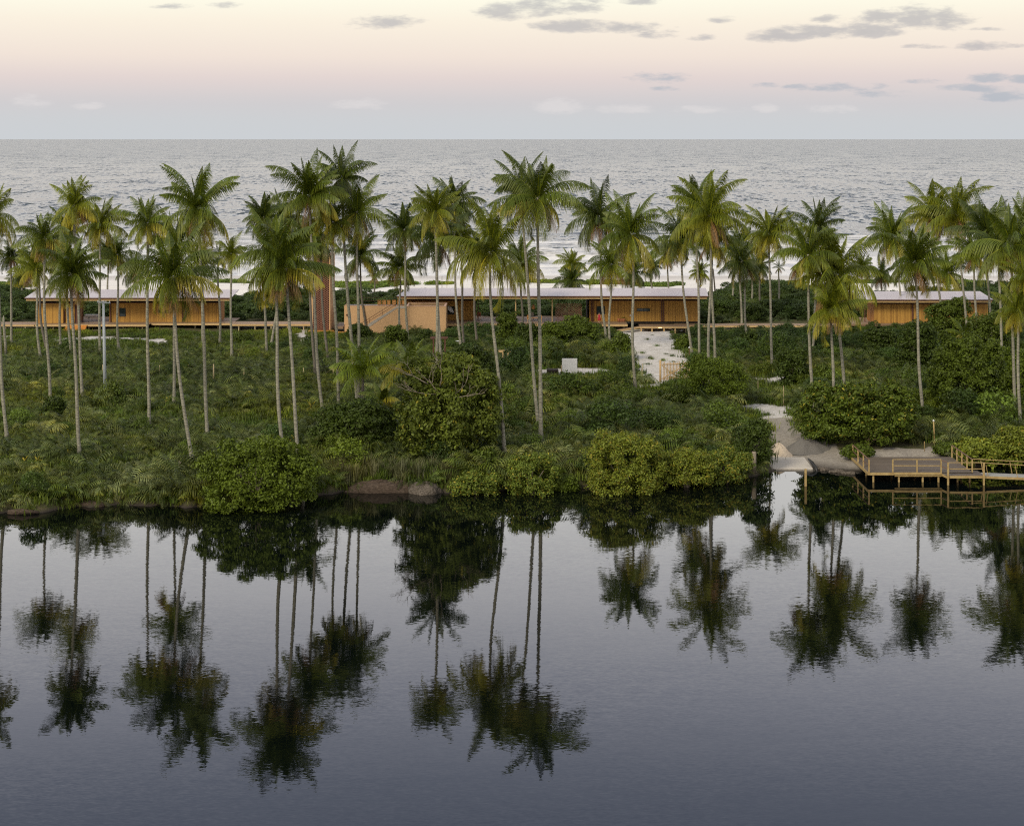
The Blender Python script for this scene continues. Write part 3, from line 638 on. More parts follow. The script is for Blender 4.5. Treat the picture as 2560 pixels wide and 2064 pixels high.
# ---------------- broad-leaved bushes and trees ----------------
def leafy(name, ell, dens, size, col, rg, clump=.7, yellow=0.0, ycol=(.30, .26, .03), fill=.3):
    """ell: (cx,cy,cz,rx,ry,rz) blobs; leaves sit on clumps spread over the blobs' shells"""
    P = []; N = []
    for (cx, cy, cz, rx, ry, rz) in ell:
        area = 4*math.pi*((rx*ry)**1.6+(rx*rz)**1.6+(ry*rz)**1.6)**(1/1.6)/3**(1/1.6)
        nc = max(5, int(area/(clump*clump*1.5)))
        v = rg.normal(0, 1, (nc, 3)); v /= np.linalg.norm(v, axis=1)[:, None]; v = v[v[:, 2] > -.8]
        cc = v*np.array([rx, ry, rz])*rg.uniform(.80, 1.02, (len(v), 1))+[cx, cy, cz]
        for c0 in cc:
            rc = clump*rg.uniform(.55, 1.15); n = int(dens*rc*rc*6)
            q = rg.normal(0, 1, (n, 3)); q /= np.linalg.norm(q, axis=1)[:, None]; q[:, 2] = np.where(q[:, 2] < -.3, -q[:, 2], q[:, 2])
            P.append(c0+q*rc*rg.uniform(.55, 1.05, (n, 1))*[1, 1, .75]); N.append(q)
        nf = int(area*dens*fill); v = rg.normal(0, 1, (nf, 3)); v /= np.linalg.norm(v, axis=1)[:, None]
        P.append(v*np.array([rx, ry, rz])*rg.uniform(.45, .92, (nf, 1))+[cx, cy, cz]); N.append(v)
    P = np.concatenate(P); N = np.concatenate(N)
    # drop leaves buried deep inside another blob
    keep = P[:, 2] > -.15
    for (cx, cy, cz, rx, ry, rz) in ell:
        d = (((P-[cx, cy, cz])/[rx*.62, ry*.62, rz*.62])**2).sum(1); keep &= d > 1
    P = P[keep]; N = N[keep]; n = len(P)
    N = N+rg.normal(0, .55, (n, 3)); N /= np.linalg.norm(N, axis=1)[:, None]
    A = np.cross(N, rg.normal(0, 1, (n, 3))); A /= np.linalg.norm(A, axis=1)[:, None]; B = np.cross(N, A)
    s = size*rg.uniform(.6, 1.25, (n, 1))
    V = np.stack([P-A*s*.62, P-B*s*.30+N*s*.06, P+A*s*.62, P+B*s*.30+N*s*.06], 1).reshape(-1, 3)
    Q = np.arange(4*n).reshape(-1, 4)
    cl = np.array(col)*rg.uniform(.65, 1.4, (n, 1))
    if yellow: cl = np.where(rg.random((n, 1)) < yellow, np.array(ycol)*rg.uniform(.6, 1.2, (n, 1)), cl)
    return np_mesh(name, V, Q, np.repeat(cl, 4, 0))
DG = (.046, .070, .010); MG = (.076, .108, .012); BG = (.105, .148, .014); YG = (.165, .20, .024); OG = (.115, .155, .022)
def bush(x0, x1, yt, yb, col, label, name='bush', cat='bush', dens=26, size=.26, clump=.75, yellow=0., stems=5, zb=0., depth=.8, group=None, nb=7, irr=1, lift=0.0):
    """x0..x1, yt..yb: its extent in the photo"""
    rg = np.random.default_rng(int(x0*3+yt)); xm = (x0+x1)/2
    Xf, Yf = gat(xm, yb, zb) if zb >= 0 else at(xm, yb, 0)
    rx = (x1-x0)/2*Yf/F; ry = rx*depth; Yc = Yf+ry*.75; Xc = XY(xm, Yc); rx = (x1-x0)/2*Yc/F
    zg = max(G(Xc, Yc), -.1); top = ZZ(yt, Yc-ry*.15); low = zg+lift; h = max(top-low-.6*clump, .5); rx -= .35*clump; ry -= .3*clump
    t_ = empty(name, (Xc, Yc, zg), label, cat, group)
    ell = []
    big = .60
    ell.append((0, 0, lift+h*.45, rx*.66, ry*.66, h*.50))
    nb += 4*irr
    for k in range(nb):
        a = 2*math.pi*(k*.618034*1.0+rg.uniform(-.06, .06)); q = rg.uniform(.42, .74) if irr else rg.uniform(.48, .60)
        hh = h*rg.uniform(.22, .42) if k % 2 else h*rg.uniform(.36, .50); r_ = min(rg.uniform(.24, .46), 1.04-q) if irr else rg.uniform(.36, .48)
        ell.append((rx*q*math.cos(a), ry*q*math.sin(a), lift*.7+hh*(.60 if k % 2 else .95)+(rg.uniform(0, .12)*h), rx*r_*1.05, ry*r_*1.05, hh))
    for k in range(9*irr):
        a = rg.uniform(0, 6.28); e = rg.uniform(.2, 1.2); q = rg.uniform(.78, .95); r_ = rg.uniform(.10, .20)
        ell.append((rx*q*math.cos(a)*math.cos(e), ry*q*math.sin(a)*math.cos(e), lift+h*.3+h*.68*math.sin(e)*q, rx*r_, ry*r_, h*r_*.9))
    me = leafy('crown', ell, dens, size, col, rg, clump, yellow); me.materials.append(M['leaf'])
    o = bpy.data.objects.new('crown', me); C.objects.link(o); o.parent = t_
    b = MB()
    for k in range(stems):
        a = rg.uniform(0, 6.28); q = rg.uniform(.25, .55)
        p1 = (Xc+rx*q*.35*math.cos(a), Yc+ry*q*.35*math.sin(a), zg+h*.3+lift*.5); p2 = (Xc+rx*q*math.cos(a), Yc+ry*q*math.sin(a), zg+h*.62+lift*.3)
        b.tube([(Xc+.15*math.cos(a), Yc+.15*math.sin(a), zg-.3), p1, p2], [.10, .07, .03], 6)
    b.build('trunk', M['twig'], t_, True)
    return t_
WS = dict(zb=-1)
bush(482, 800, 1082, 1284, BG, 'large round glossy green bush standing at the lagoon edge below the foreground pair of palms', dens=30, size=.22, zb=-1, depth=.75, nb=9, irr=0)
bush(770, 1000, 990, 1140, DG, 'dark broad bush left of the big waterside tree', nb=7, lift=.3)
big = bush(985, 1258, 868, 1172, (.105, .135, .018), 'big spreading tree with bare grey branches beside the lagoon in the centre', 'broadleaf_tree', 'tree', dens=26, size=.30, clump=.85, yellow=.02, stems=6, nb=8, depth=.75, lift=.6)
bush(1108, 1246, 852, 1010, DG, 'dark rounded tree behind the right shoulder of the big waterside tree', 'broadleaf_tree', 'tree')
bush(1125, 1258, 1175, 1242, OG, 'low yellowish mangrove shrub at the water left of centre bank', 'mangrove_shrub', 'shrub', zb=-1, dens=36, size=.18, yellow=.10, nb=6)
bush(1255, 1402, 1125, 1242, OG, 'mangrove shrub with yellow-green leaves at the water below the central leaning palm', 'mangrove_shrub', 'shrub', zb=-1, dens=36, size=.18, yellow=.08, nb=7)
bush(1392, 1440, 1188, 1228, MG, 'smallest mangrove shrub, squeezed between two bigger ones at the waterline', 'mangrove_shrub', 'shrub', zb=-1, size=.2, nb=4)
bush(1445, 1668, 1072, 1240, YG, 'tallest yellow-green mangrove shrub leaning over the water', 'mangrove_shrub', 'shrub', zb=-1, dens=36, size=.18, yellow=.12, nb=9)
bush(1640, 1790, 1112, 1226, YG, 'yellow-green mangrove shrub in the middle of the right waterside clump', 'mangrove_shrub', 'shrub', zb=-1, dens=36, size=.18, yellow=.10, nb=7)
bush(1750, 1880, 1118, 1214, OG, 'right end mangrove shrub of the waterside clump with olive leaves', 'mangrove_shrub', 'shrub', zb=-1, dens=36, size=.18, yellow=.14, nb=7)
bush(1690, 1868, 888, 1012, BG, 'round bright green bush hiding the right side of the timber gate', size=.2, dens=30, nb=9)
bush(1652, 1730, 962, 1020, MG, 'low green bush at the foot of the timber gate beside the round one', size=.2, nb=4)
bush(1838, 1930, 1040, 1186, DG, 'tall dark shrub overhanging the water left of the boat ramp', nb=7, size=.2, zb=-1)
bush(1180, 1250, 1120, 1190, MG, 'green shrub behind the low mangrove shrubs left of the tallest one', nb=4)
bush(1990, 2296, 950, 1118, MG, 'wide rounded tree above the jetty with pale stems at its foot', 'broadleaf_tree', 'tree', dens=28, size=.27, nb=9, yellow=.04, depth=.6)
bush(2316, 2520, 825, 1044, MG, 'big round tree right of the pale straight palm trunk', 'broadleaf_tree', 'tree', dens=26, nb=9, depth=.7)
bush(2240, 2345, 790, 940, DG, 'dark tree in front of the right house left of the biggest trees', 'broadleaf_tree', 'tree', nb=6)
bush(2300, 2440, 745, 862, MG, 'tree whose rounded top hides the right part of the right house wall', 'broadleaf_tree', 'tree', nb=8)
bush(2416, 2545, 768, 930, MG, 'twiggy open tree near the right edge with grey branches', 'broadleaf_tree', 'tree', nb=7, dens=18)
bush(2492, 2610, 870, 1010, BG, 'bright leafy tree cut off by the right edge', 'broadleaf_tree', 'tree', nb=7)
bush(2150, 2250, 815, 905, DG, 'dark shrub below the left end of the right house', nb=5)
bush(2385, 2500, 1090, 1172, YG, 'bright yellow-green shrub behind the gangway of the jetty', 'mangrove_shrub', 'shrub', zb=-1, yellow=.05, nb=6)
bush(2470, 2640, 1062, 1172, YG, 'taller yellow-green shrub at the right edge behind the gangway', 'mangrove_shrub', 'shrub', zb=-1, yellow=.05, nb=7)
bush(2335, 2400, 1110, 1160, MG, 'small green shrub behind the right railing of the jetty', zb=.0, nb=4)
bush(2108, 2180, 1112, 1150, MG, 'low green shrub behind the left railing of the jetty', nb=4, zb=0.)
bush(868, 925, 806, 856, DG, 'small dark shrub before the foot of the peach building stairs', nb=5)
bush(962, 1020, 808, 868, MG, 'rounded shrub before the middle of the peach wall', nb=5)
bush(1052, 1078, 822, 858, DG, 'small shrub before the right part of the peach wall', nb=4)
bush(1240, 1300, 772, 860, MG, 'shrub before the veranda left of the tallest central palm', nb=6)
bush(1290, 1346, 800, 872, DG, 'shrub just left of the tallest central palm trunk', nb=5)
bush(1345, 1425, 800, 880, MG, 'rounded shrub right of the tallest central palm trunk', nb=6)
bush(1398, 1498, 790, 878, MG, 'dense rounded shrub below the brick lattice screen', nb=7)
bush(1365, 1410, 850, 900, DG, 'small shrub in front of the two rounded ones below the veranda', nb=4)
bush(1530, 1575, 828, 900, MG, 'loose shrub at the left edge of the white sand road', nb=5, dens=18)
bush(1935, 2026, 868, 970, DG, 'shrub left of the right foreground palms beyond the track', nb=6)
bush(1845, 1905, 825, 880, DG, 'low shrub before the boardwalk right of the amber house', nb=5)
bush(2035, 2075, 905, 972, MG, 'twiggy shrub at the feet of the right foreground palms', nb=4, dens=18)
bush(112, 168, 990, 1052, DG, 'dark shrub in the left meadow beside the straight pale palm foot', nb=4)
bush(590, 630, 832, 862, MG, 'small green shrub right of the left house', nb=4)
bush(1690, 1722, 838, 872, MG, 'low shrub on the right edge of the sand road near the house', nb=4)
# bare branches standing out of the big tree's crown
bx, by, bz = big.location
b = MB(); r = random.Random(3)
def branch(p, d, l, rad, depth):
    q = [p]; dd = Vector(d)
    for k in range(4): dd = (dd+Vector((r.uniform(-.25, .25), r.uniform(-.15, .15), r.uniform(-.18, .22)))).normalized(); q.append(tuple(Vector(q[-1])+dd*l/4))
    b.tube(q, [rad*(1-.17*k) for k in range(5)], 5)
    if depth:
        for k in range(3): branch(q[r.choice([2, 3, 4])], (dd.x+r.uniform(-.9, .9), dd.y-.1, dd.z+r.uniform(-.4, .8)), l*.62, rad*.55, depth-1)
Yb = by-2.6
for (px_, py_, dx_, dz_) in [(1120, 1000, .8, .7), (1110, 990, -.9, .5), (1090, 985, -.9, .15), (1125, 995, .9, .25), (1070, 960, -.5, .5), (1100, 965, .2, .7)]:
    branch((XY(px_, Yb), Yb, ZZ(py_, Yb)), (dx_, -.15, dz_), 2.1, .07, 2)
b.build('branch', M['twig'], big, True)
# pale low stems under the wide tree above the jetty
wt = [o for o in C.objects if o.get('label', '').startswith('wide rounded tree')][0]
b = MB()
x0, y0 = gat(2170, 1112)
for (dx_, dz_, n_) in [(-.5, 1.6, .07), (.0, 1.5, .06), (1.3, .9, .08), (.5, 1.8, .05)]:
    b.tube([(x0, y0+.2, G(x0, y0)-.2), (x0+dx_*.4, y0, G(x0, y0)+dz_*.5), (x0+dx_*1.5, y0, G(x0, y0)+dz_)], [n_*1.3, n_, n_*.7], 6)
b.build('stem', mat('pale stem bark', (.42, .30, .19), .9), wt, True)
# pawpaw-like light green plant
young(1590, 985, 20, .9, 0, 'small light green plant with flat round leaf tops beside the sand road', 10, .6, .55, 'leafy_plant', 'plant', None, np.array([.13, .22, .03]))

# ---------------- undergrowth, grass and dune plants (uncountable) ----------------
def tuft(seed, L, n, nl, col, wid, up=70, drp=95, lm=.26):
    rg = np.random.default_rng(seed); V, Q, Cc = [], [], []
    for i in range(n):
        a = (i+.5)/n; az = i*2.4+rg.normal(0, .3)
        c0 = np.array(col)*rg.uniform(.6, 1.45)
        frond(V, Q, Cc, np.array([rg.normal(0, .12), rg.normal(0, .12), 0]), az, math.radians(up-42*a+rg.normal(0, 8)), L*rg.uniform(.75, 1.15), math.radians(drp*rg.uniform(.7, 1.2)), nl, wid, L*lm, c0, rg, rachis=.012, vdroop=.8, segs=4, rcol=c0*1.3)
    return np.concatenate(V), np.concatenate(Q), np.concatenate(Cc)
def grass(seed, h, n, col, spread=.5):
    rg = np.random.default_rng(seed); p = rg.normal(0, spread, (n, 2)); az = rg.uniform(0, 6.28, n); l = h*rg.uniform(.5, 1.2, n); k = rg.uniform(.15, .6, n)
    d = np.c_[np.cos(az), np.sin(az)]; w = np.c_[-d[:, 1], d[:, 0], np.zeros(n)]*.03
    A = np.c_[p, np.zeros(n)]; B = np.c_[p+d*(l*k*.35)[:, None], l*.65]; T = np.c_[p+d*(l*k)[:, None], l*.95]
    V = np.concatenate([A-w, A+w, B+w*.8, B-w*.8, T+w*.1, T-w*.1]); j = np.arange(n)
    Q = np.concatenate([np.c_[j, n+j, 2*n+j, 3*n+j], np.c_[3*n+j, 2*n+j, 4*n+j, 5*n+j]])
    c = np.array(col)*rg.uniform(.6, 1.4, (n, 1)); return V, Q, np.tile(c, (6, 1))
def clumpy(seed, r, h, col, dens=26, size=.2):
    rg = np.random.default_rng(seed)
    ell = [(rg.uniform(-.4, .4)*r, rg.uniform(-.4, .4)*r, h*.45, r*.6, r*.6, h*.5) for _ in range(3)]
    return leafy('tmp', ell, dens, size, col, rg, .5, 0)
def templates(name, items, material):
    col = bpy.data.collections.new(name)
    for i, it in enumerate(items):
        me = it if isinstance(it, bpy.types.Mesh) else np_mesh('leaves', *it)
        me.materials.append(material); o = bpy.data.objects.new('%s_%02d' % (name, i), me); col.objects.link(o)
    return col
def scatter(name, P, rot, scl, idx, coll, label, cat):
    me = bpy.data.meshes.new(name); me.vertices.add(len(P)); me.vertices.foreach_set('co', P.astype(np.float32).ravel())
    a = me.attributes.new('rot', 'FLOAT_VECTOR', 'POINT'); a.data.foreach_set('vector', rot.astype(np.float32).ravel())
    a = me.attributes.new('scl', 'FLOAT_VECTOR', 'POINT'); a.data.foreach_set('vector', scl.astype(np.float32).ravel())
    a = me.attributes.new('idx', 'INT', 'POINT'); a.data.foreach_set('value', idx.astype(np.int32))
    o = bpy.data.objects.new(name, me); C.objects.link(o)
    ng = bpy.data.node_groups.new(name+' scatter', 'GeometryNodeTree')
    ng.interface.new_socket('Geometry', in_out='INPUT', socket_type='NodeSocketGeometry'); ng.interface.new_socket('Geometry', in_out='OUTPUT', socket_type='NodeSocketGeometry')
    n = ng.nodes; gi = n.new('NodeGroupInput'); go = n.new('NodeGroupOutput'); ip = n.new('GeometryNodeInstanceOnPoints'); ci = n.new('GeometryNodeCollectionInfo')
    ci.inputs[0].default_value = coll; ci.inputs['Separate Children'].default_value = True; ci.inputs['Reset Children'].default_value = True
    def at_(nm, ty):
        q = n.new('GeometryNodeInputNamedAttribute'); q.data_type = ty; q.inputs[0].default_value = nm; return q.outputs[0]
    L = ng.links; L.new(gi.outputs[0], ip.inputs['Points']); L.new(ci.outputs[0], ip.inputs['Instance']); ip.inputs['Pick Instance'].default_value = True
    L.new(at_('idx', 'INT'), ip.inputs['Instance Index']); L.new(at_('rot', 'FLOAT_VECTOR'), ip.inputs['Rotation']); L.new(at_('scl', 'FLOAT_VECTOR'), ip.inputs['Scale'])
    L.new(ip.outputs[0], go.inputs[0]); md = o.modifiers.new('scatter', 'NODES'); md.node_group = ng
    return tag(o, label, cat, kind='stuff')
def field(y0, y1, step, margin=8, jit=.45):
    pts = []; y = y0
    rg = np.random.default_rng(int(y0*10)+int(step*100))
    while y < y1:
        w = 1280/F*y+margin; x = np.arange(-w, w, step); pts.append(np.c_[x+rg.uniform(-jit, jit, len(x))*step, y+rg.uniform(-jit, jit, len(x))*step]); y += step
    return np.concatenate(pts), rg
def keepout(x, y):
    k = sandmask(x, y)
    k |= (y > 252.3) & (y < 265) & (x > -75) & (x < 71)      # boards and houses
    k |= (y > 248.5) & (y < 257) & (x > -25) & (x < -8)     # tower and peach building
    k |= (y < 168) & (x > 30) & (x < 40.6)
    k |= (y < 160) & (x > 30)
    k |= (y < 164) & (x > 23.5) & (x < 31)
    return k
def prep(pts, sink=0.05):
    z = ground(pts[:, 0], pts[:, 1]); return np.c_[pts, z-sink]
UG = (.080, .108, .026)
T_under = templates('frond tufts', [tuft(1, 1.9, 18, 14, UG, .085, 84, 135), tuft(2, 2.1, 20, 15, (.058, .082, .020), .09, 84, 130), tuft(3, 1.6, 17, 13, (.120, .150, .045), .08, 82, 140), tuft(4, 1.9, 18, 14, (.060, .092, .014), .09, 86, 110), tuft(5, 1.7, 16, 14, (.17, .205, .08), .07, 80, 150), clumpy(41, 1.3, 1.7, (.085, .13, .016), 26, .15), clumpy(42, 1.5, 2.0, (.045, .078, .014), 26, .16)], M['under'])
pts, rg = field(141, 252, 1.12)
sh = np.interp(pts[:, 0], SX, SY)
k = (pts[:, 1] > sh+.6) & ~keepout(pts[:, 0], pts[:, 1]) & (pts[:, 1] < 251)
for ox_, oy_ in ((0, .8), (0, 1.8), (0, 2.8), (-1.3, 0), (1.3, 0)): k &= ~sandmask(pts[:, 0]+ox_, pts[:, 1]+oy_)
for (gx_, gy_, d_, w_) in ((1690, 954, 7, 2.6), (1423, 942, 3, 1.3)):
    X0, Y0 = gat(gx_, gy_); k &= ~((abs(pts[:, 0]-X0) < w_) & (pts[:, 1] < Y0+1) & (pts[:, 1] > Y0-d_))
def meadow(x, y):
    m_ = np.zeros(len(x), bool)
    for (cx, cy, rx, ry) in [(645, 1052, 175, 26), (330, 1040, 130, 14), (1000, 1185, 190, 22), (1330, 1030, 60, 14), (1150, 970, 30, 12), (1600, 1030, 50, 14), (240, 836, 260, 10), (1930, 985, 60, 26)]:
        X0, Y0 = gat(cx, cy, .3); Ya = gat(cx, cy-ry, .3)[1]; m_ |= ((x-X0)/(rx*Y0/F))**2+((y-Y0)/(Ya-Y0))**2 < 1
    return m_
k &= ~(meadow(pts[:, 0], pts[:, 1]) & (rg.random(len(pts)) < .88))
dens = rg.random(len(pts)); patch = np.sin(pts[:, 0]*.21+1)*np.sin(pts[:, 1]*.16+.5)+.5*np.sin(pts[:, 0]*.5+pts[:, 1]*.37)
k &= dens < np.clip(.92-.25*(patch > .75), .3, 1)
# a flatter strip in front of the left house
low = (pts[:, 1] > 236)&(pts[:, 0] < -18)
k &= ~(low & (dens > .3)); pts = pts[k]; low = low[k]; patch = patch[k]; n = len(pts)
mound = 1+.22*np.sin(pts[:, 0]*1.3+1.5*np.sin(pts[:, 1]*.7))+.22*np.sin(pts[:, 1]*1.15+1.3*np.sin(pts[:, 0]*.6+1))+.15*np.sin(pts[:, 0]*.3-pts[:, 1]*.4)
s = rg.uniform(.62, 1.15, n)*mound*np.where(low, .42, 1.0)
tall = (pts[:, 0] > -6)&(pts[:, 1] < 235); s = np.where(tall, s*rg.uniform(.75, 1.3, n), s*rg.uniform(.7, 1.05, n))
near = np.zeros(n, bool)
for o_ in (3.5, 5, 6.5, 8, 10): near |= sandmask(pts[:, 0], pts[:, 1]+o_, 1)
s = np.where(near & ((pts[:, 1] > 190) | ((pts[:, 0] > 20) & (pts[:, 1] > 172))), s*.5, s); s = np.where(pts[:, 1] > 222, s*.72, s); s *= 1+.35*(pts[:, 1] < np.interp(pts[:, 0], SX, SY)+7)
sp = np.sin(pts[:, 0]*.45+2.2*np.sin(pts[:, 1]*.21))+np.sin(pts[:, 1]*.52+1.4*np.sin(pts[:, 0]*.33)); ids = rg.integers(0, 5, n)
ids = np.where((sp > 1.15)&(rg.random(n) < np.where(tall, .35, .08)), 5, ids); ids = np.where((sp < -1.15)&(rg.random(n) < np.where(tall, .35, .06)), 6, ids)
ids = np.where((pts[:, 1] > 225)&(pts[:, 0] > -10)&(rg.random(n) < .3), 6, ids)
zz = prep(pts); zz[:, 2] += np.clip(rg.random(n)-.35, 0, 1)*.35*s
scatter('undergrowth', zz, np.c_[rg.normal(0, .12, n), rg.normal(0, .12, n), rg.uniform(0, 6.28, n)], np.c_[s, s, s*rg.uniform(.8, 1.15, n)], ids, T_under, 'dense grey-green undergrowth of low feathery palms under the grove', 'undergrowth')
# grass between the tufts and along the bank
T_grass = templates('grass tufts', [grass(1, .6, 80, (.075, .125, .012), .45), grass(2, .75, 80, (.11, .15, .018), .45), grass(3, .5, 80, (.05, .08, .01), .5)], M['under'])
pts, rg = field(140.5, 254, .95); sh = np.interp(pts[:, 0], SX, SY)
k = (pts[:, 1] > sh+.25) & (~keepout(pts[:, 0], pts[:, 1]) | (sandmask(pts[:, 0], pts[:, 1], 1) & (rg.random(len(pts)) < .05) & (pts[:, 1] < 250))); pts = pts[k]; n = len(pts)
s = rg.uniform(.6, 1.2, n)*np.where(sandmask(pts[:, 0], pts[:, 1], 1), .5, 1)*np.where(pts[:, 1] > 236, .7, 1.)
scatter('grass', prep(pts), np.c_[np.zeros(n), np.zeros(n), rg.uniform(0, 6.28, n)], np.c_[s, s, s], rg.integers(0, 3, n), T_grass, 'green grass and creepers covering the ground between the palms', 'grass')
# reeds on the bank in the middle
T_reed = templates('reeds', [grass(5, 1.5, 70, (.12, .125, .05), .3), grass(6, 1.2, 70, (.075, .115, .015), .35), grass(7, 1.7, 60, (.10, .105, .05), .28)], M['under'])
pts, rg = field(150, 160, .7); sh = np.interp(pts[:, 0], SX, SY)
k = (pts[:, 0] > XY(812, 152))&(pts[:, 0] < XY(1150, 152))&(pts[:, 1] > sh+.9)&(pts[:, 1] < sh+4.5); pts = pts[k]; n = len(pts)
s = rg.uniform(.55, 1.1, n); scatter('reeds', prep(pts), np.c_[np.zeros((n, 2)), rg.uniform(0, 6.28, n)], np.c_[s, s, s], rg.integers(0, 3, n), T_reed, 'tall pale reeds and bright grass on the lagoon bank in the middle', 'reeds')
# fronds hanging over the bank into the water on the left
T_bank = templates('bank fronds', [tuft(11, 1.7, 12, 12, (.085, .105, .035), .10, 50, 120), tuft(12, 1.4, 12, 11, (.10, .12, .02), .10, 45, 120)], M['under'])
xs = np.concatenate([np.arange(-48, -18, .75), np.arange(-17, 23, 1.3), np.arange(41, 62, .8)]); rg = np.random.default_rng(5); ys = np.interp(xs, SX, SY)+rg.uniform(.5, 1.3, len(xs)); n = len(xs)
k = ~((xs > XY(900, 150)) & (xs < XY(1010, 150))); xs, ys = xs[k], ys[k]; n = len(xs)
s = rg.uniform(.5, 1.25, n); scatter('bank_plants', prep(np.c_[xs, ys]), np.c_[rg.normal(.25, .15, n), np.zeros(n), rg.uniform(0, 6.28, n)], np.c_[s, s, s], rg.integers(0, 2, n), T_bank, 'arching leaves hanging over the lagoon bank', 'bank plants')
# dark scrub behind the houses
T_scrub = templates('scrub clumps', [clumpy(1, 2.0, 2.2, (.050, .082, .018)), clumpy(2, 1.6, 1.7, (.062, .095, .026)), clumpy(3, 2.3, 2.6, (.042, .070, .014)), tuft(21, 1.9, 17, 12, (.06, .085, .03), .12)], M['under'])
pts, rg = field(264, 318, 1.9, 14)
px_ = 1280+pts[:, 0]*F/pts[:, 1]
lim = np.interp(px_, [-100, 40, 100, 240, 600, 640, 840, 860, 1000, 1010, 1780, 1800, 1900, 2060, 2300, 2450, 2700], [312, 308, 296, 292, 292, 300, 300, 300, 300, 290, 290, 312, 318, 300, 296, 318, 320])+3*np.sin(pts[:, 0]*.3)
k = (pts[:, 1] < lim) & ~keepout(pts[:, 0], pts[:, 1]); pts = pts[k]; n = len(pts); s = rg.uniform(.55, 1.2, n)
s *= np.where((pts[:, 1] < 270)&(rg.random(n) < .6), .5, 1.)
scatter('dune_scrub', prep(pts), np.c_[np.zeros((n, 2)), rg.uniform(0, 6.28, n)], np.c_[s, s, s*.95], rg.integers(0, 4, n), T_scrub, 'dark green scrub covering the dune behind the houses', 'scrub')
# bright beach creeper patches
T_creep = templates('creeper mats', [clumpy(31, 1.6, .45, (.11, .17, .025), 16, .22), clumpy(32, 1.3, .35, (.13, .18, .03), 16, .2)], M['under'])
PT = []; rg = np.random.default_rng(8)
for (x, y, w, d, num) in [(900, 712, 70, 14, 160), (890, 722, 40, 5, 50), (1000, 702, 40, 4, 40), (1360, 706, 60, 6, 60), (1480, 712, 45, 3, 40), (1640, 706, 60, 3.5, 60), (1560, 710, 50, 2, 26), (590, 706, 40, 2, 30), (30, 712, 40, 10, 60), (1100, 704, 26, 3, 20), (1980, 704, 40, 4, 30), (2200, 704, 60, 5, 40), (2400, 712, 60, 7, 60)]:
    for _ in range(num):
        a, b_ = rg.uniform(0, 6.28), rg.random()**.5; PT.append(at(x+w*b_*math.cos(a), y+d*b_*math.sin(a), 1.6))
pts = np.array(PT); n = len(pts); s = rg.uniform(.5, 1.3, n)
scatter('beach_creeper', prep(pts), np.c_[np.zeros((n, 2)), rg.uniform(0, 6.28, n)], np.c_[s, s, s], rg.integers(0, 2, n), T_creep, 'bright green beach creeper patches on the white sand', 'beach creeper')
# ---------------- timber houses on stilts ----------------
DZ = 3.3      # deck level
def window(parent, x0, x1, z0, z1, y, mull=True, lab=None):
    b = MB(); w = .07
    b.box((x0, y-.05, z0), (x0+w, y+.05, z1)); b.box((x1-w, y-.05, z0), (x1, y+.05, z1)); b.box((x0+w, y-.05, z0), (x1-w, y+.05, z0+w)); b.box((x0+w, y-.05, z1-w), (x1-w, y+.05, z1))
    if mull: b.box(((x0+x1)/2-.03, y-.045, z0+w), ((x0+x1)/2+.03, y+.04, z1-w))
    f = b.build('window', M['frame'], parent)
    if lab: f['label'] = lab
    MB().box((x0+w, y-.01, z0+w), (x1-w, y+.02, z1-w)).build('pane', M['glass'], f)
    return f
def house_roof(parent, xl, xr, yf, yb, zf, zb, bxl=None, bxr=None):
    b = MB(); th = .10
    b.hexa([(xl, yf, zf), (xr, yf, zf), (bxr or xr, yb, zb), (bxl or xl, yb, zb), (xl, yf, zf+th), (xr, yf, zf+th), (bxr or xr, yb, zb+th), (bxl or xl, yb, zb+th)])
    ro = b.build('roof', M['roof'], parent)
    g = MB(); g.box((xl+.01, yf-.04, zf-.03), (xr-.01, yf-.003, zf+th+.02)); g.build('gutter', M['steel'], ro)
    s = MB(); s.beam((xl+.2, yf+.20, zf-.19), (xr-.2, yf+.20, zf-.19), .12, .26); s.beam(((bxl or xl)+.2, yb-.2, zb-.16), ((bxr or xr)-.2, yb-.2, zb-.16), .12, .26)
    x = xl+.35
    while x < xr-.2:
        f = (x-xl)/(xr-xl); x2 = (bxl or xl)+f*((bxr or xr)-(bxl or xl))
        s.beam((x, yf+.28, zf-.14), (x, yb-.28, zb-.14), .07, .18); x += 1.22
    s.build('roof_beam', M['beam'], parent)
def cabin(parent, x0, x1, yf, yb, zt, side='clad2', zb=DZ+.01, zfas=.0):
    """clad walls with a real interior, seen as one block below a dark clerestory strip"""
    w = .12
    MB().box((x0, yf, zb), (x1, yf+w, zt)).build('wall', M['clad'], parent); MB().box((x0, yb-w, zb), (x1, yb, zt)).build('wall', M['clad'], parent)
    MB().box((x0+.003, yf+w, zb), (x0+w, yb-w, zt)).build('side_wall', M[side], parent); MB().box((x1-w, yf+w, zb), (x1-.003, yb-w, zt)).build('side_wall', M[side], parent)
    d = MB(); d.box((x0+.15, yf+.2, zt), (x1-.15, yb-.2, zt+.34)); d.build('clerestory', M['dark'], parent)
    e = MB(); e.box((x0, yf-.03, zt), (x1, yf+.10, zt+.09)); e.build('trim', M['steel'], parent)
def posts(par, xs, y, z1, w=.14):
    for x in xs: MB().box((x-w/2, y-w/2, G(x, y)-.3), (x+w/2, y+w/2, z1)).build('stilt', M['post'], par)
ZG = 2.5
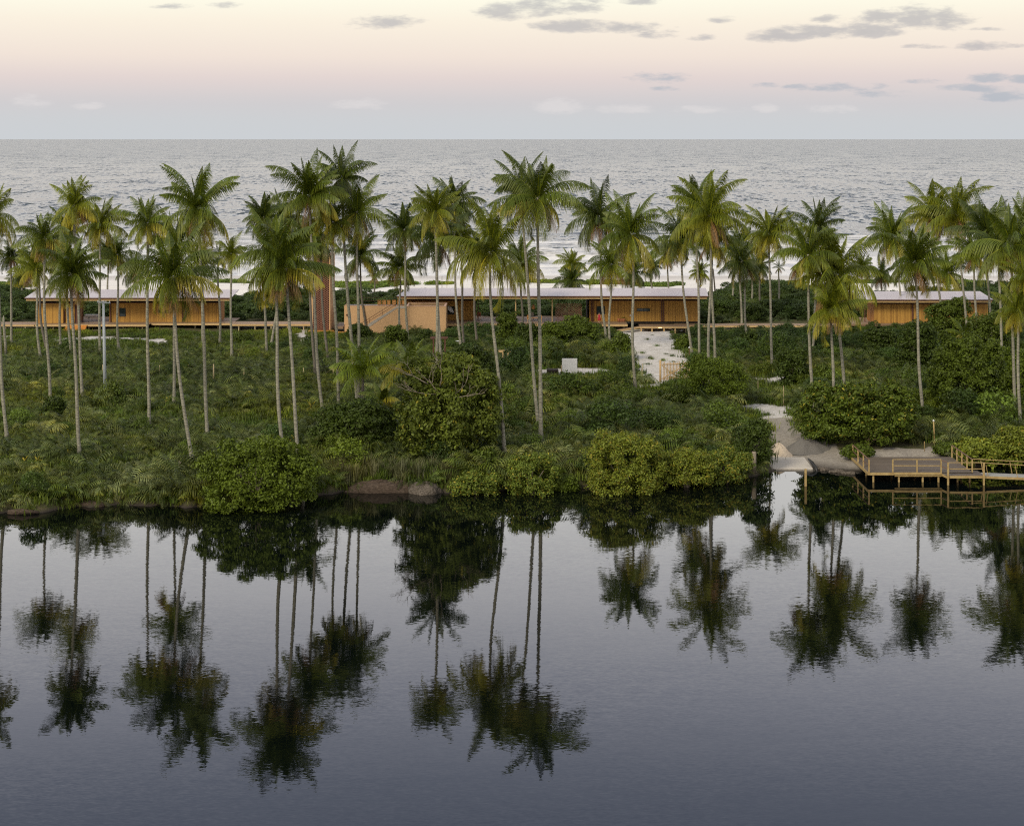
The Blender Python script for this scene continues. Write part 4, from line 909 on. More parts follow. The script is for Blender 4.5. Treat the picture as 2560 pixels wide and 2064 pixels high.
# left house
h = empty('timber_house', (XY(318, 256), 258, G(-50, 258)), 'left amber timber house under a long flat lilac roof with an open breezeway', 'house')
YW = 256.2; ZT = ZZ(757.5, YW)
house_roof(h, XY(61, 254), XY(577, 254), 254, 261.8, ZZ(746.5, 254), ZZ(725.5, 261.8), XY(93, 261.8), XY(597, 261.8))
cabin(h, XY(89, YW-.7), XY(158, YW-.7), YW-.7, YW+4.6, ZT)
cabin(h, XY(164.5, YW-.7), XY(186, YW-.7), YW-.7, YW+4.6, ZT)
cabin(h, XY(273, YW+.9), XY(547, YW+.9), YW+.9, YW+6.0, ZZ(757.5, YW+.9))
MB().box((XY(158, YW)+.02, YW-.45, DZ+.01), (XY(164.5, YW)-.02, YW-.30, ZT+.3)).build('door', M['steel'], h); MB().box((XY(187, YW)+.02, YW-.5, DZ+.01), (XY(202, YW), YW-.35, ZT+.3)).build('door', M['steel'], h)
for x in (452, 455.5): MB().box((XY(x, YW), YW+.80, DZ+.01), (XY(x, YW)+.12, YW+.897, ZZ(753, YW))).build('column', M['steel'], h)
for x in (547, 203, 272): MB().box((XY(x, YW), YW+.70, DZ+.01), (XY(x, YW)+.14, YW+.84, ZZ(752, YW))).build('column', M['steel'], h)
window(h, XY(298, 257), XY(314, 257), ZZ(791, 257), ZZ(770, 257), YW+.87, False)
window(h, XY(395, 257), XY(425, 257), ZZ(782.5, 257), ZZ(775, 257), YW+.87)
b = MB(); b.box((XY(89, 253.6)-.2, 253.6, DZ-.06), (XY(372, 253.6), 265, DZ)); b.box((XY(372, 253.6)+.005, 255.3, DZ-.06), (XY(575, 253.6), 263, DZ))
b.build('deck', M['deck'], h)
b = MB(); b.box((XY(89, 253.6)-.2, 253.55, DZ-.28), (XY(372, 253.6), 253.6-.003, DZ-.0)); b.box((XY(372, 253.6), 255.25, DZ-.28), (XY(575, 253.6), 255.29, DZ)); b.build('edge_board', M['beam'], h)
posts(h, [XY(x, 254) for x in (90, 133, 175, 222, 262, 308, 356)], 254.0, DZ-.07); posts(h, [XY(x, 256) for x in (400, 440, 488, 545)], 256, DZ-.07); posts(h, [XY(x, 262) for x in (100, 180, 262, 340, 440, 540)], 262, DZ-.07)
b = MB()
for k in range(5):
    zt_ = DZ-.06-k*.16; b.box((XY(166-1.4*k, 253), 253.5-.34*(k+1), zt_-.16), (XY(216, 253)+.0, 253.5-.34*k-.005, zt_-.004))
b.build('steps', M['stair'], h)
b = MB(); b.tube([(XY(222, 253.7), 253.75, DZ), (XY(222, 253.7), 253.75, DZ+1.0)], .025, 6); b.box((XY(220, 253.7), 253.68, DZ+.9), (XY(224, 253.7), 253.8, DZ+1.1)); b.build('lamp_post', M['frame'], h)
b = MB(); b.box((XY(212, 264), 263.9, DZ+.02), (XY(245, 264), 264.3, DZ+.42)); tag(b.build('bench', M['white'], None, bevel=.03), 'pale low bench at the back of the left house breezeway', 'bench')

# main house
h = empty('timber_house', (XY(1400, 257), 258, G(8, 258)), 'long central amber timber house with an open veranda and flat lilac roof', 'house')
house_roof(h, XY(990, 254.5), XY(1771, 254.5), 254.5, 263.5, ZZ(742, 254.5), ZZ(721.5, 263.5), XY(1023, 263.5), XY(1765, 263.5))
Y1 = 260.0; Y2 = 257.9
cabin(h, XY(1014, Y1), XY(1187, Y1), Y1, Y1+3.6, ZZ(752, Y1))
cabin(h, XY(1473, Y2), XY(1749, Y2), Y2, Y2+5.2, ZZ(752, Y2))
b = MB(); b.box((XY(1574, Y2), Y2+.02, DZ-.22), (XY(1747, Y2), Y2+.1, DZ+.0)); b.build('plinth', M['dark'], h)
def col_(a, c_): MB().box(a, c_).build('column', M['steel'], h)
for x in (1477.5, 1481.5, 1652.5, 1657): col_((XY(x, Y2), Y2-.13, DZ+.01), (XY(x, Y2)+.15, Y2-.032, ZZ(745.8, Y2)))
col_((XY(1187.2, Y1), Y1-.1, DZ), (XY(1189.5, Y1), Y1+.1, ZZ(745, Y1))); col_((XY(1194, 258), 259.1, DZ), (XY(1196, 258), 259.3, ZZ(746, 259)))
for x in (1031, 1035): col_((XY(x, Y1), Y1-.13, DZ), (XY(x, Y1)+.1, Y1-.035, ZZ(745, Y1)))
for x in (1289, 1380.5):
    MB().box((XY(x, 255.4)-.08, 255.3, DZ+.0), (XY(x, 255.4)+.08, 255.46, ZZ(745.5, 255.3))).build('veranda_post', M['beam'], h)
MB().box((XY(1470.5, Y2)-.12, Y2+.3, DZ), (XY(1470.5, Y2)-.01, Y2+4.8, ZZ(748, Y2))).build('door', M['dark'], h)
w = window(h, XY(1116, Y1), XY(1136, Y1), ZZ(786, Y1), ZZ(765.5, Y1), Y1-.03, False, 'black framed window with a white painted reflection')
b = MB(); z0, x0 = ZZ(782, Y1), XY(1118, Y1)
b.prism([(x0, z0+.95), (x0+.25, z0+1.05), (x0+.62, z0+.85), (x0+.98, z0+.2), (x0+.88, z0+.0), (x0+.5, z0+.12), (x0+.15, z0+.5)], Y1-.075, Y1-.045); b.build('painted_reflection', M['white'], w)  # white shape standing in for a reflection on the pane
window(h, XY(1491.5, Y2), XY(1512, Y2), ZZ(785.5, Y2), ZZ(765, Y2), Y2-.03)
window(h, XY(1592, Y2), XY(1625, Y2), ZZ(778, Y2), ZZ(770.5, Y2), Y2-.03)
b = MB(); b.box((XY(1574.5, Y2)-.0, Y2-.04, ZZ(790, Y2)), (XY(1577, Y2), Y2-.003, ZZ(787, Y2))); b.build('meter_box', M['white'], h)
b = MB(); b.box((XY(1014, 254.6), 254.6, DZ-.06), (XY(1474, 254.6), 266, DZ)); b.box((XY(1474, 254.6)+.005, 253.9, DZ-.06), (XY(1569, 254), 257.85, DZ)); b.build('deck', M['deck'], h)
b = MB(); b.box((XY(1014, 254.6), 254.54, DZ-.3), (XY(1474, 254.6), 254.595, DZ)); b.box((XY(1474, 254.6)+.005, 253.84, DZ-.3), (XY(1569, 254), 253.895, DZ)); b.build('edge_board', M['beam'], h)
posts(h, [XY(x, 255) for x in (1120, 1180, 1240, 1300, 1360, 1420, 1480, 1520, 1560)], 255, DZ-.07); posts(h, [XY(x, 261) for x in (1600, 1660, 1720)], 261, DZ-.23)
# brick lattice screen on the veranda
def lattice(name, parent, x0, x1, y0, z0, z1, label=None, cat=None, depth=.12):
    b = MB(); r = 0; z = z0; bh = .13; bw = .24; gap = .17
    while z < z1-bh*.5:
        x = x0+(-(bw+gap)/2 if r % 2 else 0)
        while x < x1:
            a, c_ = max(x, x0), min(x+bw, x1)
            if c_-a > .03: b.box((a, y0, z), (c_, y0+depth, z+bh-.042))
            x += bw+gap
        z += bh; r += 1
    o = b.build(name, M['brick'], parent)
    if label: tag(o, label, cat)
    return o
sc = empty('brick_screen', (XY(1422, 256.2), 256.2, DZ), 'perforated red brick screen standing on the open veranda', 'screen')
lattice('lattice', sc, XY(1389, 256.2), XY(1455, 256.2), 256.2, DZ, ZZ(757.5, 256.2))
# veranda furniture
def chair(x, y, lab, rz=0, s=1.0, name='chair', mt='crate'):
    t_ = empty(name, (x, y, DZ), lab, 'chair', 'chairs on the veranda')
    MB().box((x-.27, y-.27, DZ+.38), (x+.27, y+.27, DZ+.48)).build('seat', M[mt], t_)
    MB().box((x-.27, y+.2, DZ+.5), (x+.27, y+.27, DZ+1.0)).build('backrest', M[mt], t_)
    for dx_, dy_ in ((-.22, -.22), (.22, -.22), (-.22, .2), (.22, .2)): MB().box((x+dx_-.03, y+dy_-.03, DZ), (x+dx_+.03, y+dy_+.03, DZ+.377)).build('leg', M['beam'], t_)
    for dx_ in (-.29, .24): MB().box((x+dx_, y-.25, DZ+.6), (x+dx_+.05, y+.18, DZ+.65)).build('armrest', M[mt], t_)
chair(XY(1322, 257.3), 257.3, 'orange chair left of the low veranda table')
chair(XY(1350, 257.0), 257.0, 'orange chair right of the low veranda table')
chair(XY(1330, 261), 261, 'grey upholstered chair under the hanging orange lampshade', mt='concrete')
chair(XY(1197.5, 261.5), 261.5, 'terracotta coloured rounded chair beside the small amber cabin', mt='terracotta')
x, y = XY(1337, 258), 258
t_ = empty('low_table', (x, y, DZ), 'low orange table between the veranda chairs', 'table')
MB().box((x-.6, y-.4, DZ+.5), (x+.6, y+.4, DZ+.56)).build('tabletop', M['crate'], t_)
for dx_ in (-.5, .5):
    for dy_ in (-.32, .32): MB().box((x+dx_-.03, y+dy_-.03, DZ), (x+dx_+.03, y+dy_+.03, DZ+.497)).build('leg', M['crate'], t_)
x, y = XY(1333.5, 259), 259; z = ZZ(772, 259)
t_ = empty('pendant_lamp', (x, y, z), 'orange woven lampshade hanging from the veranda roof', 'lamp')
MB().lathe((x, y, z), [(0, .27), (.3, .25), (.62, .10), (.63, .02)], 12).build('lamp_shade', M['crate'], t_, True)
MB().tube([(x, y, z+.6), (x, y, ZZ(745, 259)+.2)], .012, 5).build('cord', M['frame'], t_)
# pots against the wall
def pot(px_, lab, plant=True, s=1.0):
    x, y = XY(px_, 257.4), 257.4; t_ = empty('potted_plant' if plant else 'clay_pot', (x, y, DZ), lab, 'pot', 'clay pots by the amber wall')
    MB().lathe((x, y, DZ), [(0, .13*s), (.2*s, .2*s), (.38*s, .22*s), (.42*s, .24*s), (.46*s, .23*s), (.44*s, .18*s)], 12).build('pot', M['terracotta'], t_, True)
    if plant:
        rg = np.random.default_rng(3); V, Q, Cc = [], [], []
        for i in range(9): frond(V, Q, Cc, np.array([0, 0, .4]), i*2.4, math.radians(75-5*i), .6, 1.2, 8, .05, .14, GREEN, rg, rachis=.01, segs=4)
        me = np_mesh('foliage', np.concatenate(V), np.concatenate(Q), np.concatenate(Cc)); me.materials.append(M['leaf']); o = bpy.data.objects.new('foliage', me); C.objects.link(o); o.parent = t_
pot(1547, 'leftmost clay pot on the deck against the amber wall', False, 1.1)
pot(1553, 'middle clay pot of the three, narrower than its neighbours', False, .9)
pot(1559, 'right clay pot with a green plant against the amber wall', True, 1.1)

# right house
h = empty('timber_house', (XY(2300, 256), 258, G(60, 258)), 'right amber timber house half hidden behind round trees', 'house')
YR = 255.6
house_roof(h, XY(2150, 254), XY(2484, 254), 254, 262, ZZ(751, 254), ZZ(729.5, 262), XY(2130, 262), XY(2450, 262))
cabin(h, XY(2185, YR), XY(2470, YR), YR, YR+5.2, ZZ(760, YR))
col_((XY(2279, YR), YR-.13, DZ), (XY(2283, YR), YR-.035, ZZ(754, YR))); col_((XY(2161.5, 257), 257, DZ), (XY(2163.5, 257), 257.12, ZZ(752, 257)))
b = MB(); b.box((XY(2130, 254.6), 254.6, DZ-.3), (XY(2490, 254.6), 264, DZ)); b.build('deck', M['deck'], h)
posts(h, [XY(x, 255) for x in (2140, 2190, 2240, 2290, 2340, 2400, 2450)], 255, DZ-.31)

# boardwalks
def boardwalk(px0, px1, yf, yb, zt, lab, n, group='raised boardwalks'):
    x0, x1 = XY(px0, yf), XY(px1, yf); t_ = empty('boardwalk', ((x0+x1)/2, yf, G((x0+x1)/2, yf)), lab, 'boardwalk', group)
    MB().box((x0, yf, zt-.06), (x1, yb, zt)).build('deck', M['deck'], t_)
    b = MB(); b.box((x0, yf-.05, zt-.25), (x1, yf-.003, zt)); b.box((x0, yb+.003, zt-.25), (x1, yb+.05, zt)); b.build('edge_board', M['beam'], t_)
    for i in range(n):
        x = x0+(i+.5)/n*(x1-x0)
        for y in (yf+.15, yb-.15): MB().box((x-.08, y-.08, G(x, y)-.3), (x+.08, y+.08, zt-.063)).build('stilt', M['post'], t_)
boardwalk(-60, 87.2, 253.6, 257.4, DZ-.02, 'raised boardwalk running off the left edge from the left house', 3)
boardwalk(576.2, 779, 254.0, 257.6, DZ+.02, 'raised boardwalk between the left house and the brick tower', 5)
boardwalk(1690, 2129, 255.0, 257.8, 3.0, 'raised boardwalk between the long central house and the right house', 9)
t_ = empty('boardwalk', (XY(1640, 253), 253, G(20, 253)), 'boardwalk with a sloping ramp before the long central house', 'boardwalk', 'raised boardwalks')
MB().box((XY(1600, 253), 252.6, 3.04), (XY(1716, 253), 256.2, 3.1)).build('deck', M['deck'], t_)
b = MB(); x0, x1 = XY(1536, 252), XY(1600, 253)-.01; b.hexa([(x0, 251, 2.62), (x1, 252.6, 3.03), (x1, 253.8, 3.03), (x0, 252.2, 2.62), (x0, 251, 2.68), (x1, 252.6, 3.09), (x1, 253.8, 3.09), (x0, 252.2, 2.68)]); b.build('ramp', M['deck'], t_)
b = MB(); b.box((XY(1600, 253), 252.54, 2.86), (XY(1716, 253), 252.597, 3.1)); b.beam((x0, 250.96, 2.6), (x1, 252.56, 3.0), .06, .2); b.build('edge_board', M['beam'], t_)
for x in (1536.5, 1603, 1630, 1660, 1688): MB().box((XY(x, 252.7)-.1, 252.62 if x > 1600 else 251.0, G(XY(x, 252.7), 252.7)-.3), (XY(x, 252.7)+.1, 252.82 if x > 1600 else 251.2, 3.03 if x > 1600 else 2.61)).build('stilt', M['beam'], t_)
b = MB(); b.box((XY(1646, 252.5), 252.42, 2.9), (XY(1655, 252.5), 252.5, 3.0)); lm = bpy.data.materials.new('warm step light'); lm.use_nodes = True
lb = lm.node_tree.nodes['Principled BSDF']; lb.inputs['Emission Color'].default_value = (1, .6, .2, 1); lb.inputs['Emission Strength'].default_value = 1.6; b.build('lamp', lm, t_)

# ---------------- brick tower ----------------
xt0, xt1, yt = XY(778, 249.5), XY(825.5, 249.5), 249.5; zt = ZZ(641, 249.5); g0 = G(-27, 249.5)-.3
t_ = empty('brick_tower', ((xt0+xt1)/2, yt, g0+.3), 'tall narrow tower with a perforated red brick front and peach side walls', 'tower')
b = MB(); b.box((xt0, yt+.02, g0), (xt0+.24, yt+6.5, zt)); b.box((xt1-.16, yt+.02, g0), (xt1, yt+6.5, zt-.0)); b.box((xt0+.245, yt+6.3, g0), (xt1-.165, yt+6.5, zt)); b.build('wall', M['peach'], t_)
b = MB(); b.box((xt0+.245, yt+.5, g0), (xt1-.165, yt+.6, zt-.3)); b.build('inner_wall', M['steel'], t_)
b = MB(); b.box((xt0-.02, yt-.02, zt+.003), (xt1+.02, yt+6.5, zt+.12)); b.build('coping', M['peachtop'], t_)
lattice('lattice', t_, xt0+.245, xt1-.165, yt, g0+.4, zt, depth=.14)
b = MB(); b.box((xt0-.3, yt-.9, g0), (xt1+.6, yt-.01, g0+.6)); b.box((xt1+.3, yt-1.6, g0), (xt1+2.6, yt-.02, g0+.42)); b.build('base', M['stair'], t_)
b = MB(); b.box((XY(841, 252), 250.6, DZ-.3), (XY(860, 252), 256, DZ+.02)); tag(b.build('landing', M['deck']), 'small timber landing between the brick tower and the peach building', 'landing')

# ---------------- peach building with outside stair ----------------
YB = 250.5; YFr = 249.4; GB = G(-18, 250)-.3
zr = ZZ(764.5, YB); xl, xr = XY(860.5, YB), XY(1114.5, YFr); xm = XY(1016, YFr)
t_ = empty('plastered_building', ((xl+xr)/2, YB, GB+.3), 'flat-roofed peach plastered building with an outside stair', 'building')
b = MB()
b.box((xl, YB, GB), (xm-.005, YB+.2, zr)); b.box((xl+.0, YB+.203, GB), (xl+.2, YB+4.6, zr)); b.box((xl+.2, YB+4.4, GB), (xm, YB+4.6, zr-.2))
b.box((xm, YFr, GB), (xr, YFr+.25, zr+.02)); b.box((xr-.25, YFr+.253, GB), (xr-.003, YB+4.6, zr+.02)); b.box((xm, YFr+.253, GB), (xm+.2, YB+4.6, zr+.02)); b.box((xm+.203, YB+4.35, GB), (xr-.253, YB+4.6, zr+.02))
# wedge wall under the stair
xs0, xs1 = XY(922, YFr), XY(991.5, YFr); zs0, zs1 = ZZ(813, YFr), ZZ(771.5, YFr)
b.prism([(xs0, GB), (xm-.006, GB), (xm-.006, zs1), (xs1, zs1), (xs0, zs0-.3)], YFr, YFr+.2)
b.build('wall', M['peach'], t_)
b = MB(); b.box((xl+.2, YB+.21, zr-.35), (xm-.01, YB+4.39, zr-.22)); b.box((xm+.21, YFr+.26, zr-.62), (xr-.26, YB+4.34, zr-.5)); b.build('roof', M['terrace'], t_)
b = MB(); b.box((xl-.03, YB-.03, zr+.003), (XY(986, YB), YB+.22, zr+.07)); b.box((xm, YFr-.02, zr+.023), (xr+.02, YFr+.26, zr+.08)); b.box((xr-.26, YFr+.263, zr+.023), (xr+.015, YB+4.62, zr+.08)); b.box((xm-.02, YFr+.263, zr+.023), (xm+.2, YB+4.62, zr+.08)); b.box((xm+.203, YB+4.35, zr+.023), (xr-.263, YB+4.62, zr+.08)); b.build('coping', M['peachtop'], t_)
b = MB()
b.prism([(xs0-.15, zs0-.22), (xs0+.15, zs0-.18), (xs1, zs1+.02), (xm-.02, zs1+.02), (xm-.02, zs1+.26), (xs1-.1, zs1+.26), (xs0-.15, zs0+.12)], YFr-.03, YFr-.003)
n = 15
for k in range(n):
    xa = xs0+(xs1-xs0)*k/n; za = zs0+(zs1-zs0)*k/n+.05; b.box((xa, YFr+.205, za-.1), (xa+(xs1-xs0)/n+.02, YB-.01, za+.18))
b.box((xs1, YFr+.205, zs1+.0), (xm-.01, YB-.01, zs1+.24)); b.build('stair', M['concrete'], t_)
b = MB(); b.tube([(XY(898, YFr), YFr, zs0-.5+.6), (xs1-.15, YFr+.03, zs1+.95)], .03, 6)
b.tube([(XY(918, YFr), YFr+.02, zs0+.55-.1), (xs1-.15, YFr+.03, zs1+.55)], .03, 6)
for f in (.02, .5, .97): xx = xs0+(xs1-xs0)*f; zz_ = zs0+(zs1-zs0)*f; b.tube([(xx, YFr+.03, zz_), (xx, YFr+.03, zz_+.95)], .025, 6)
b.build('handrail', M['steel'], t_)
b = MB()
for x in (866, 905, 945, 985, 1014): b.tube([(XY(x, YB+4.3), YB+4.3, zr-.2), (XY(x, YB+4.3), YB+4.3, zr+.85)], .03, 6)
for z in (.35, .8): b.tube([(XY(866, YB+4.3), YB+4.3, zr+z), (XY(1014, YB+4.3), YB+4.3, zr+z)], .02, 6)
b.build('railing', M['steel'], t_)
x = XY(867.5, YB); z = ZZ(787, YB)
b = MB(); b.lathe((x, YB-.1, z-.1), [(0, .11), (.15, .12), (.25, .04)], 8); b.build('lamp', M['steel'], t_)
b = MB(); b.tube([(XY(862, YFr), YFr-.5, GB+.3), (XY(862, YFr), YFr-.5, ZZ(811, YFr-.5)), (XY(875, YFr), YFr-.5, ZZ(811, YFr-.5)), (XY(875, YFr), YFr-.5, GB+.3)], .03, 6); b.build('grab_rail', M['steel'], t_)
# row of orange boxes on its roof
names = ['leftmost', 'second from left', 'third from left', 'third from right', 'second from right', 'rightmost']
for k, (a, c_) in enumerate([(944, 953), (956, 965), (967.5, 976), (980, 990), (993.5, 1002), (1004.5, 1013)]):
    y = YB+3.3; x0, x1 = XY(a, y), XY(c_, y); zb_ = zr-.218; o = empty('slatted_box', ((x0+x1)/2, y, zb_), 'orange slatted box on the peach building roof, %s of the six' % names[k], 'box', 'orange boxes in a row on the roof')
    MB().box((x0+.02, y+.01, zb_+.05), (x1-.02, y+.5, zb_+.68)).build('panel', M['crate'], o)
    b = MB()
    for xx in (x0, x1-.06): b.box((xx, y-.04, zb_), (xx+.06, y+.006, zb_+.74))
    b.box((x0+.06, y-.04, zb_+.66), (x1-.06, y+.006, zb_+.74)); b.build('frame', M['stair'], o)

# ---------------- poles, posts, fence, gate ----------------
X0, Y0 = gat(263, 986, .25); zg = G(X0, Y0); zt_ = ZZ(752, Y0); t_ = empty('utility_pole', (X0, Y0, zg), 'pale grey concrete utility pole with a crossarm before the left house', 'pole')
xt = XY(258.5, Y0); b = MB(); b.tube([(X0, Y0, zg-.3), ((X0+xt)/2, Y0, (zg+zt_)/2), (xt, Y0, zt_)], [.19, .165, .12], 10); b.build('pole', M['rope'], t_, True)
b = MB(); b.beam((xt-.62, Y0-.14, zt_-.12), (xt+.78, Y0-.14, zt_-.22), .09, .10); b.build('crossarm', M['rope'], t_)
for dx_ in (-.55, -.1, .3, .7): MB().lathe((xt+dx_, Y0-.14, zt_-.09-.05*dx_), [(0, .03), (.03, .055), (.09, .05), (.13, .02)], 8).build('insulator', M['white'], t_)
FP = 'timber fence posts across the meadow'
fence_pts = []
def fpost(px_, pt_, pb_, lab, w=.11, group=FP, mt='post', dz=.5, lean=0, name='fence_post', cap=None, cat='post'):
    X0, Y0 = gat(px_, pb_, dz); zt_ = ZZ(pt_, Y0); zg = G(X0, Y0)
    t_ = empty(name, (X0, Y0, zg), lab, cat, group)
    MB().tube([(X0, Y0, zg-.2), (X0+lean*.5, Y0, (zg+zt_)/2), (X0+lean, Y0, zt_)], [w*.55, w*.52, w*.48], 7).build('post', M[mt], t_, True)
    if cap: MB().lathe((X0+lean, Y0, zt_+.002), [(0, .08), (.1, .09), (.16, .04)], 8).build('cap', M[cap], t_)
    return (X0, Y0, zt_)
for a in [(257, 911, 932, 'fence post just left of the utility pole', .10), (399, 913, 936, 'thin fence post between two palm trunks in the left meadow', .08), (471, 911, 925, 'short fence post beside the large leaning palm', .07),
          (534, 910, 946, 'thickest fence post in the meadow, right of the tall left palm', .16), (610, 917, 944, 'fence post in the meadow between the left house and the foreground pair', .10),
          (759, 919, 938, 'fence post left of the brick tower palm trunks', .08), (833, 912, 938, 'pale fence post with a diagonal brace near the tower palms', .13), (489, 948, 960, 'low stub post below the fence line in the left meadow', .07)]:
    fence_pts.append(fpost(*a))
fp = sorted(fence_pts[:-1]); b = MB()
for z in (.12, .55, .95):
    for p, q in zip(fp[:-1], fp[1:]): b.tube([(p[0], p[1], p[2]-z), ((p[0]+q[0])/2, (p[1]+q[1])/2, (p[2]+q[2])/2-z-.05), (q[0], q[1], q[2]-z)], .008, 4)
tag(b.build('fence_wire', M['wire']), 'thin wire strands strung between the meadow fence posts', 'wire')
p = fence_pts[6]; b = MB(); b.tube([(p[0]-.02, p[1]-.08, p[2]-.35), (p[0]-1.0, p[1]-.1, p[2]-1.1)], .03, 6); tag(b.build('brace_pole', M['post']), 'slanting brace pole leaning on the pale fence post', 'pole')
fpost(1606, 908, 950, 'slim stake on the left side of the sand road opening', .07, None, 'post', .3)
fpost(1602, 922, 944, 'leaning stake beside the slim stake by the sand road', .05, None, 'post', .3, lean=.12)
fpost(1895, 952, 992, 'thin post in the grass at the bend of the sand track', .06, None, 'post', .3)
fpost(1959, 964, 1012, 'pale thin post right of the sand track bend', .07, None, 'post', .1)
fpost(2311, 1103, 1127, 'short thin stake behind the jetty', .06, None, 'dockwood', 0)
fpost(2350, 1126, 1142, 'shortest stake close behind the jetty deck', .05, None, 'dockwood', 0)
fpost(2337, 1053, 1110, 'tall lamp post with a white head behind the jetty', .13, None, 'dockwood', .1, lean=-.12, name='lamp_post', cap='white', cat='lamp post')
fpost(1723, 870, 905, 'dark garden lamp post with a white head beside the sand road', .09, None, 'steel', .2, name='lamp_post', cap='white', cat='lamp post')
fpost(1105, 690, 722, 'thin bare stake on the beach behind the central roof', .10, None, 'bark_dark', 0, name='beach_stake', cat='stake')
fpost(1790, 672, 748, 'tall bare leaning trunk without a crown behind the walkway', .26, None, 'bark_dark', .3, lean=-.5, name='dead_tree', cat='dead tree')
fpost(1885, 1128, 1168, 'weathered splintered stump at the right end of the waterside shrubs', .42, None, 'twig', .3, name='tree_stump', cat='stump')
fpost(450, 1152, 1168, 'small brown stump in the lower left undergrowth', .25, None, 'twig', .6, name='tree_stump', cat='stump')
X0, Y0 = gat(16, 877, .9); zg = G(X0, Y0); t_ = empty('dead_palm', (X0, Y0, zg), 'broken headless palm trunk at the far left before the boardwalk', 'dead tree')
MB().tube([(X0, Y0, zg-.2), (X0-.15, Y0, zg+2), (X0-.3, Y0, zg+3.9), (X0-.36, Y0, ZZ(789, Y0)-.35), (X0-.36, Y0, ZZ(789, Y0))], [.19, .17, .17, .15, .03], 8).build('trunk', M['bark'], t_, True)
# gate
X0, Y0 = gat(1651, 954, 0); zg = G(X0, Y0); gz = zg+2.15; x1 = X0+3.4; y1 = Y0+.9
t_ = empty('timber_gate', (X0, Y0, zg), 'pale timber picket gate with a diagonal brace beside the sand road', 'gate')
MB().tube([(X0, Y0, zg-.3), (X0, Y0, zg+2.45)], [.13, .12], 9).build('post', M['beam'], t_, True)
for i in range(19):
    f = (i+1)/19.; x, y = X0+.15+(x1-X0-.15)*f, Y0+(y1-Y0)*f; MB().tube([(x, y, zg+.12), (x, y, gz+.1*math.sin(i*1.9))], .042, 6).build('picket', M['beam'], t_)
for z in (.35, 1.95): MB().beam((X0+.14, Y0-.08, zg+z), (x1, y1-.08, zg+z), .05, .1).build('rail', M['beam'], t_)
MB().beam((X0+.2, Y0-.10, zg+1.85), (X0+1.9, Y0+.38, zg+.45), .04, .09).build('brace', M['beam'], t_); MB().beam((X0+.3, Y0-.14, zg+.42), (x1-.4, y1-.24, zg+1.85), .04, .09).build('brace', M['beam'], t_)

# ---------------- odds and ends in the scrub ----------------
X0, Y0 = gat(1423, 942, .0); zg = G(X0, Y0); t_ = empty('leaning_screen', (X0, Y0, zg), 'white upright screen standing behind shrubs near the sand road', 'screen')
MB().box((XY(1405, Y0), Y0, zg+.1), (XY(1443, Y0), Y0+.12, ZZ(896, Y0))).build('board', M['white'], t_); MB().box((XY(1402, Y0), Y0-.06, zg), (XY(1405, Y0)-.01, Y0+.1, zg+1.35)).build('post', M['post'], t_)
X0, Y0 = gat(1381, 941, .0); zg = G(X0, Y0); t_ = empty('plant_bed', (X0, Y0, zg), 'low dark raised bed with brown boards left of the white panel', 'raised bed')
MB().box((XY(1367, Y0), Y0, zg-.05), (XY(1396, Y0), Y0+.05, zg+.3)).build('board', M['terracotta'], t_); MB().box((XY(1367, Y0), Y0+.055, zg), (XY(1396, Y0), Y0+1.4, zg+.75)).build('soil', M['dark'], t_)
X0, Y0 = gat(1340, 862, .0); zg = G(X0, Y0); t_ = empty('storage_box', (X0, Y0, zg), 'dark green box among shrubs left of the tallest central palm', 'box')
gm = mat('dark green paint', (.025, .05, .04), .6)
MB().box((XY(1330, Y0), Y0, zg), (XY(1352, Y0), Y0+1.2, ZZ(833, Y0))).build('body', gm, t_); MB().box((XY(1329, Y0), Y0-.05, ZZ(833, Y0)+.003), (XY(1353, Y0), Y0+1.25, ZZ(830.5, Y0))).build('lid', gm, t_)
def frame_(pxs, pt_, pb_, lab, name, mt):
    X0, Y0 = gat(pxs[0], pb_, .0); zg = G(X0, Y0); t_ = empty(name, (X0, Y0, zg), lab, 'timber frame'); z1 = ZZ(pt_, Y0)
    for x in pxs[1:-1]:
        for dy_ in (0, 1.3): MB().box((XY(x, Y0)-.06, Y0+dy_, zg-.2), (XY(x, Y0)+.06, Y0+dy_+.12, z1)).build('post', M[mt], t_)
    for dy_ in (0, 1.3): MB().box((XY(pxs[0], Y0), Y0+dy_-.02, z1+.003), (XY(pxs[-1], Y0), Y0+dy_+.14, z1+.12)).build('rail', M[mt], t_)
frame_((1075, 1083, 1112, 1119), 847, 912, 'brown timber pergola frame behind the palms right of the peach building', 'pergola', 'steel')
frame_((1246, 1257, 1270, 1277), 881, 925, 'small pale timber frame behind the foreground bright palm trunk', 'pergola', 'beam')
X0, Y0 = gat(1148, 858, .3); b = MB(); zg = G(X0, Y0); b.box((X0-.6, Y0-.2, zg+.55), (X0+.7, Y0+.5, zg+.62)); b.box((X0-.45, Y0-.1, zg), (X0+.5, Y0+.4, zg+.548)); tag(b.build('white_table', M['white'], bevel=.02), 'low white table in the scrub right of the peach building', 'table')
X0, Y0 = gat(1749, 892, .3); b = MB(); zg = G(X0, Y0); b.box((X0-.18, Y0-.5, zg), (X0+.18, Y0-.2, zg+.62)); b.box((X0-.2, Y0-.52, zg+.623), (X0+.2, Y0-.18, zg+.68)); tag(b.build('white_box', M['white']), 'small white box at the foot of a palm beside the sand road', 'box')

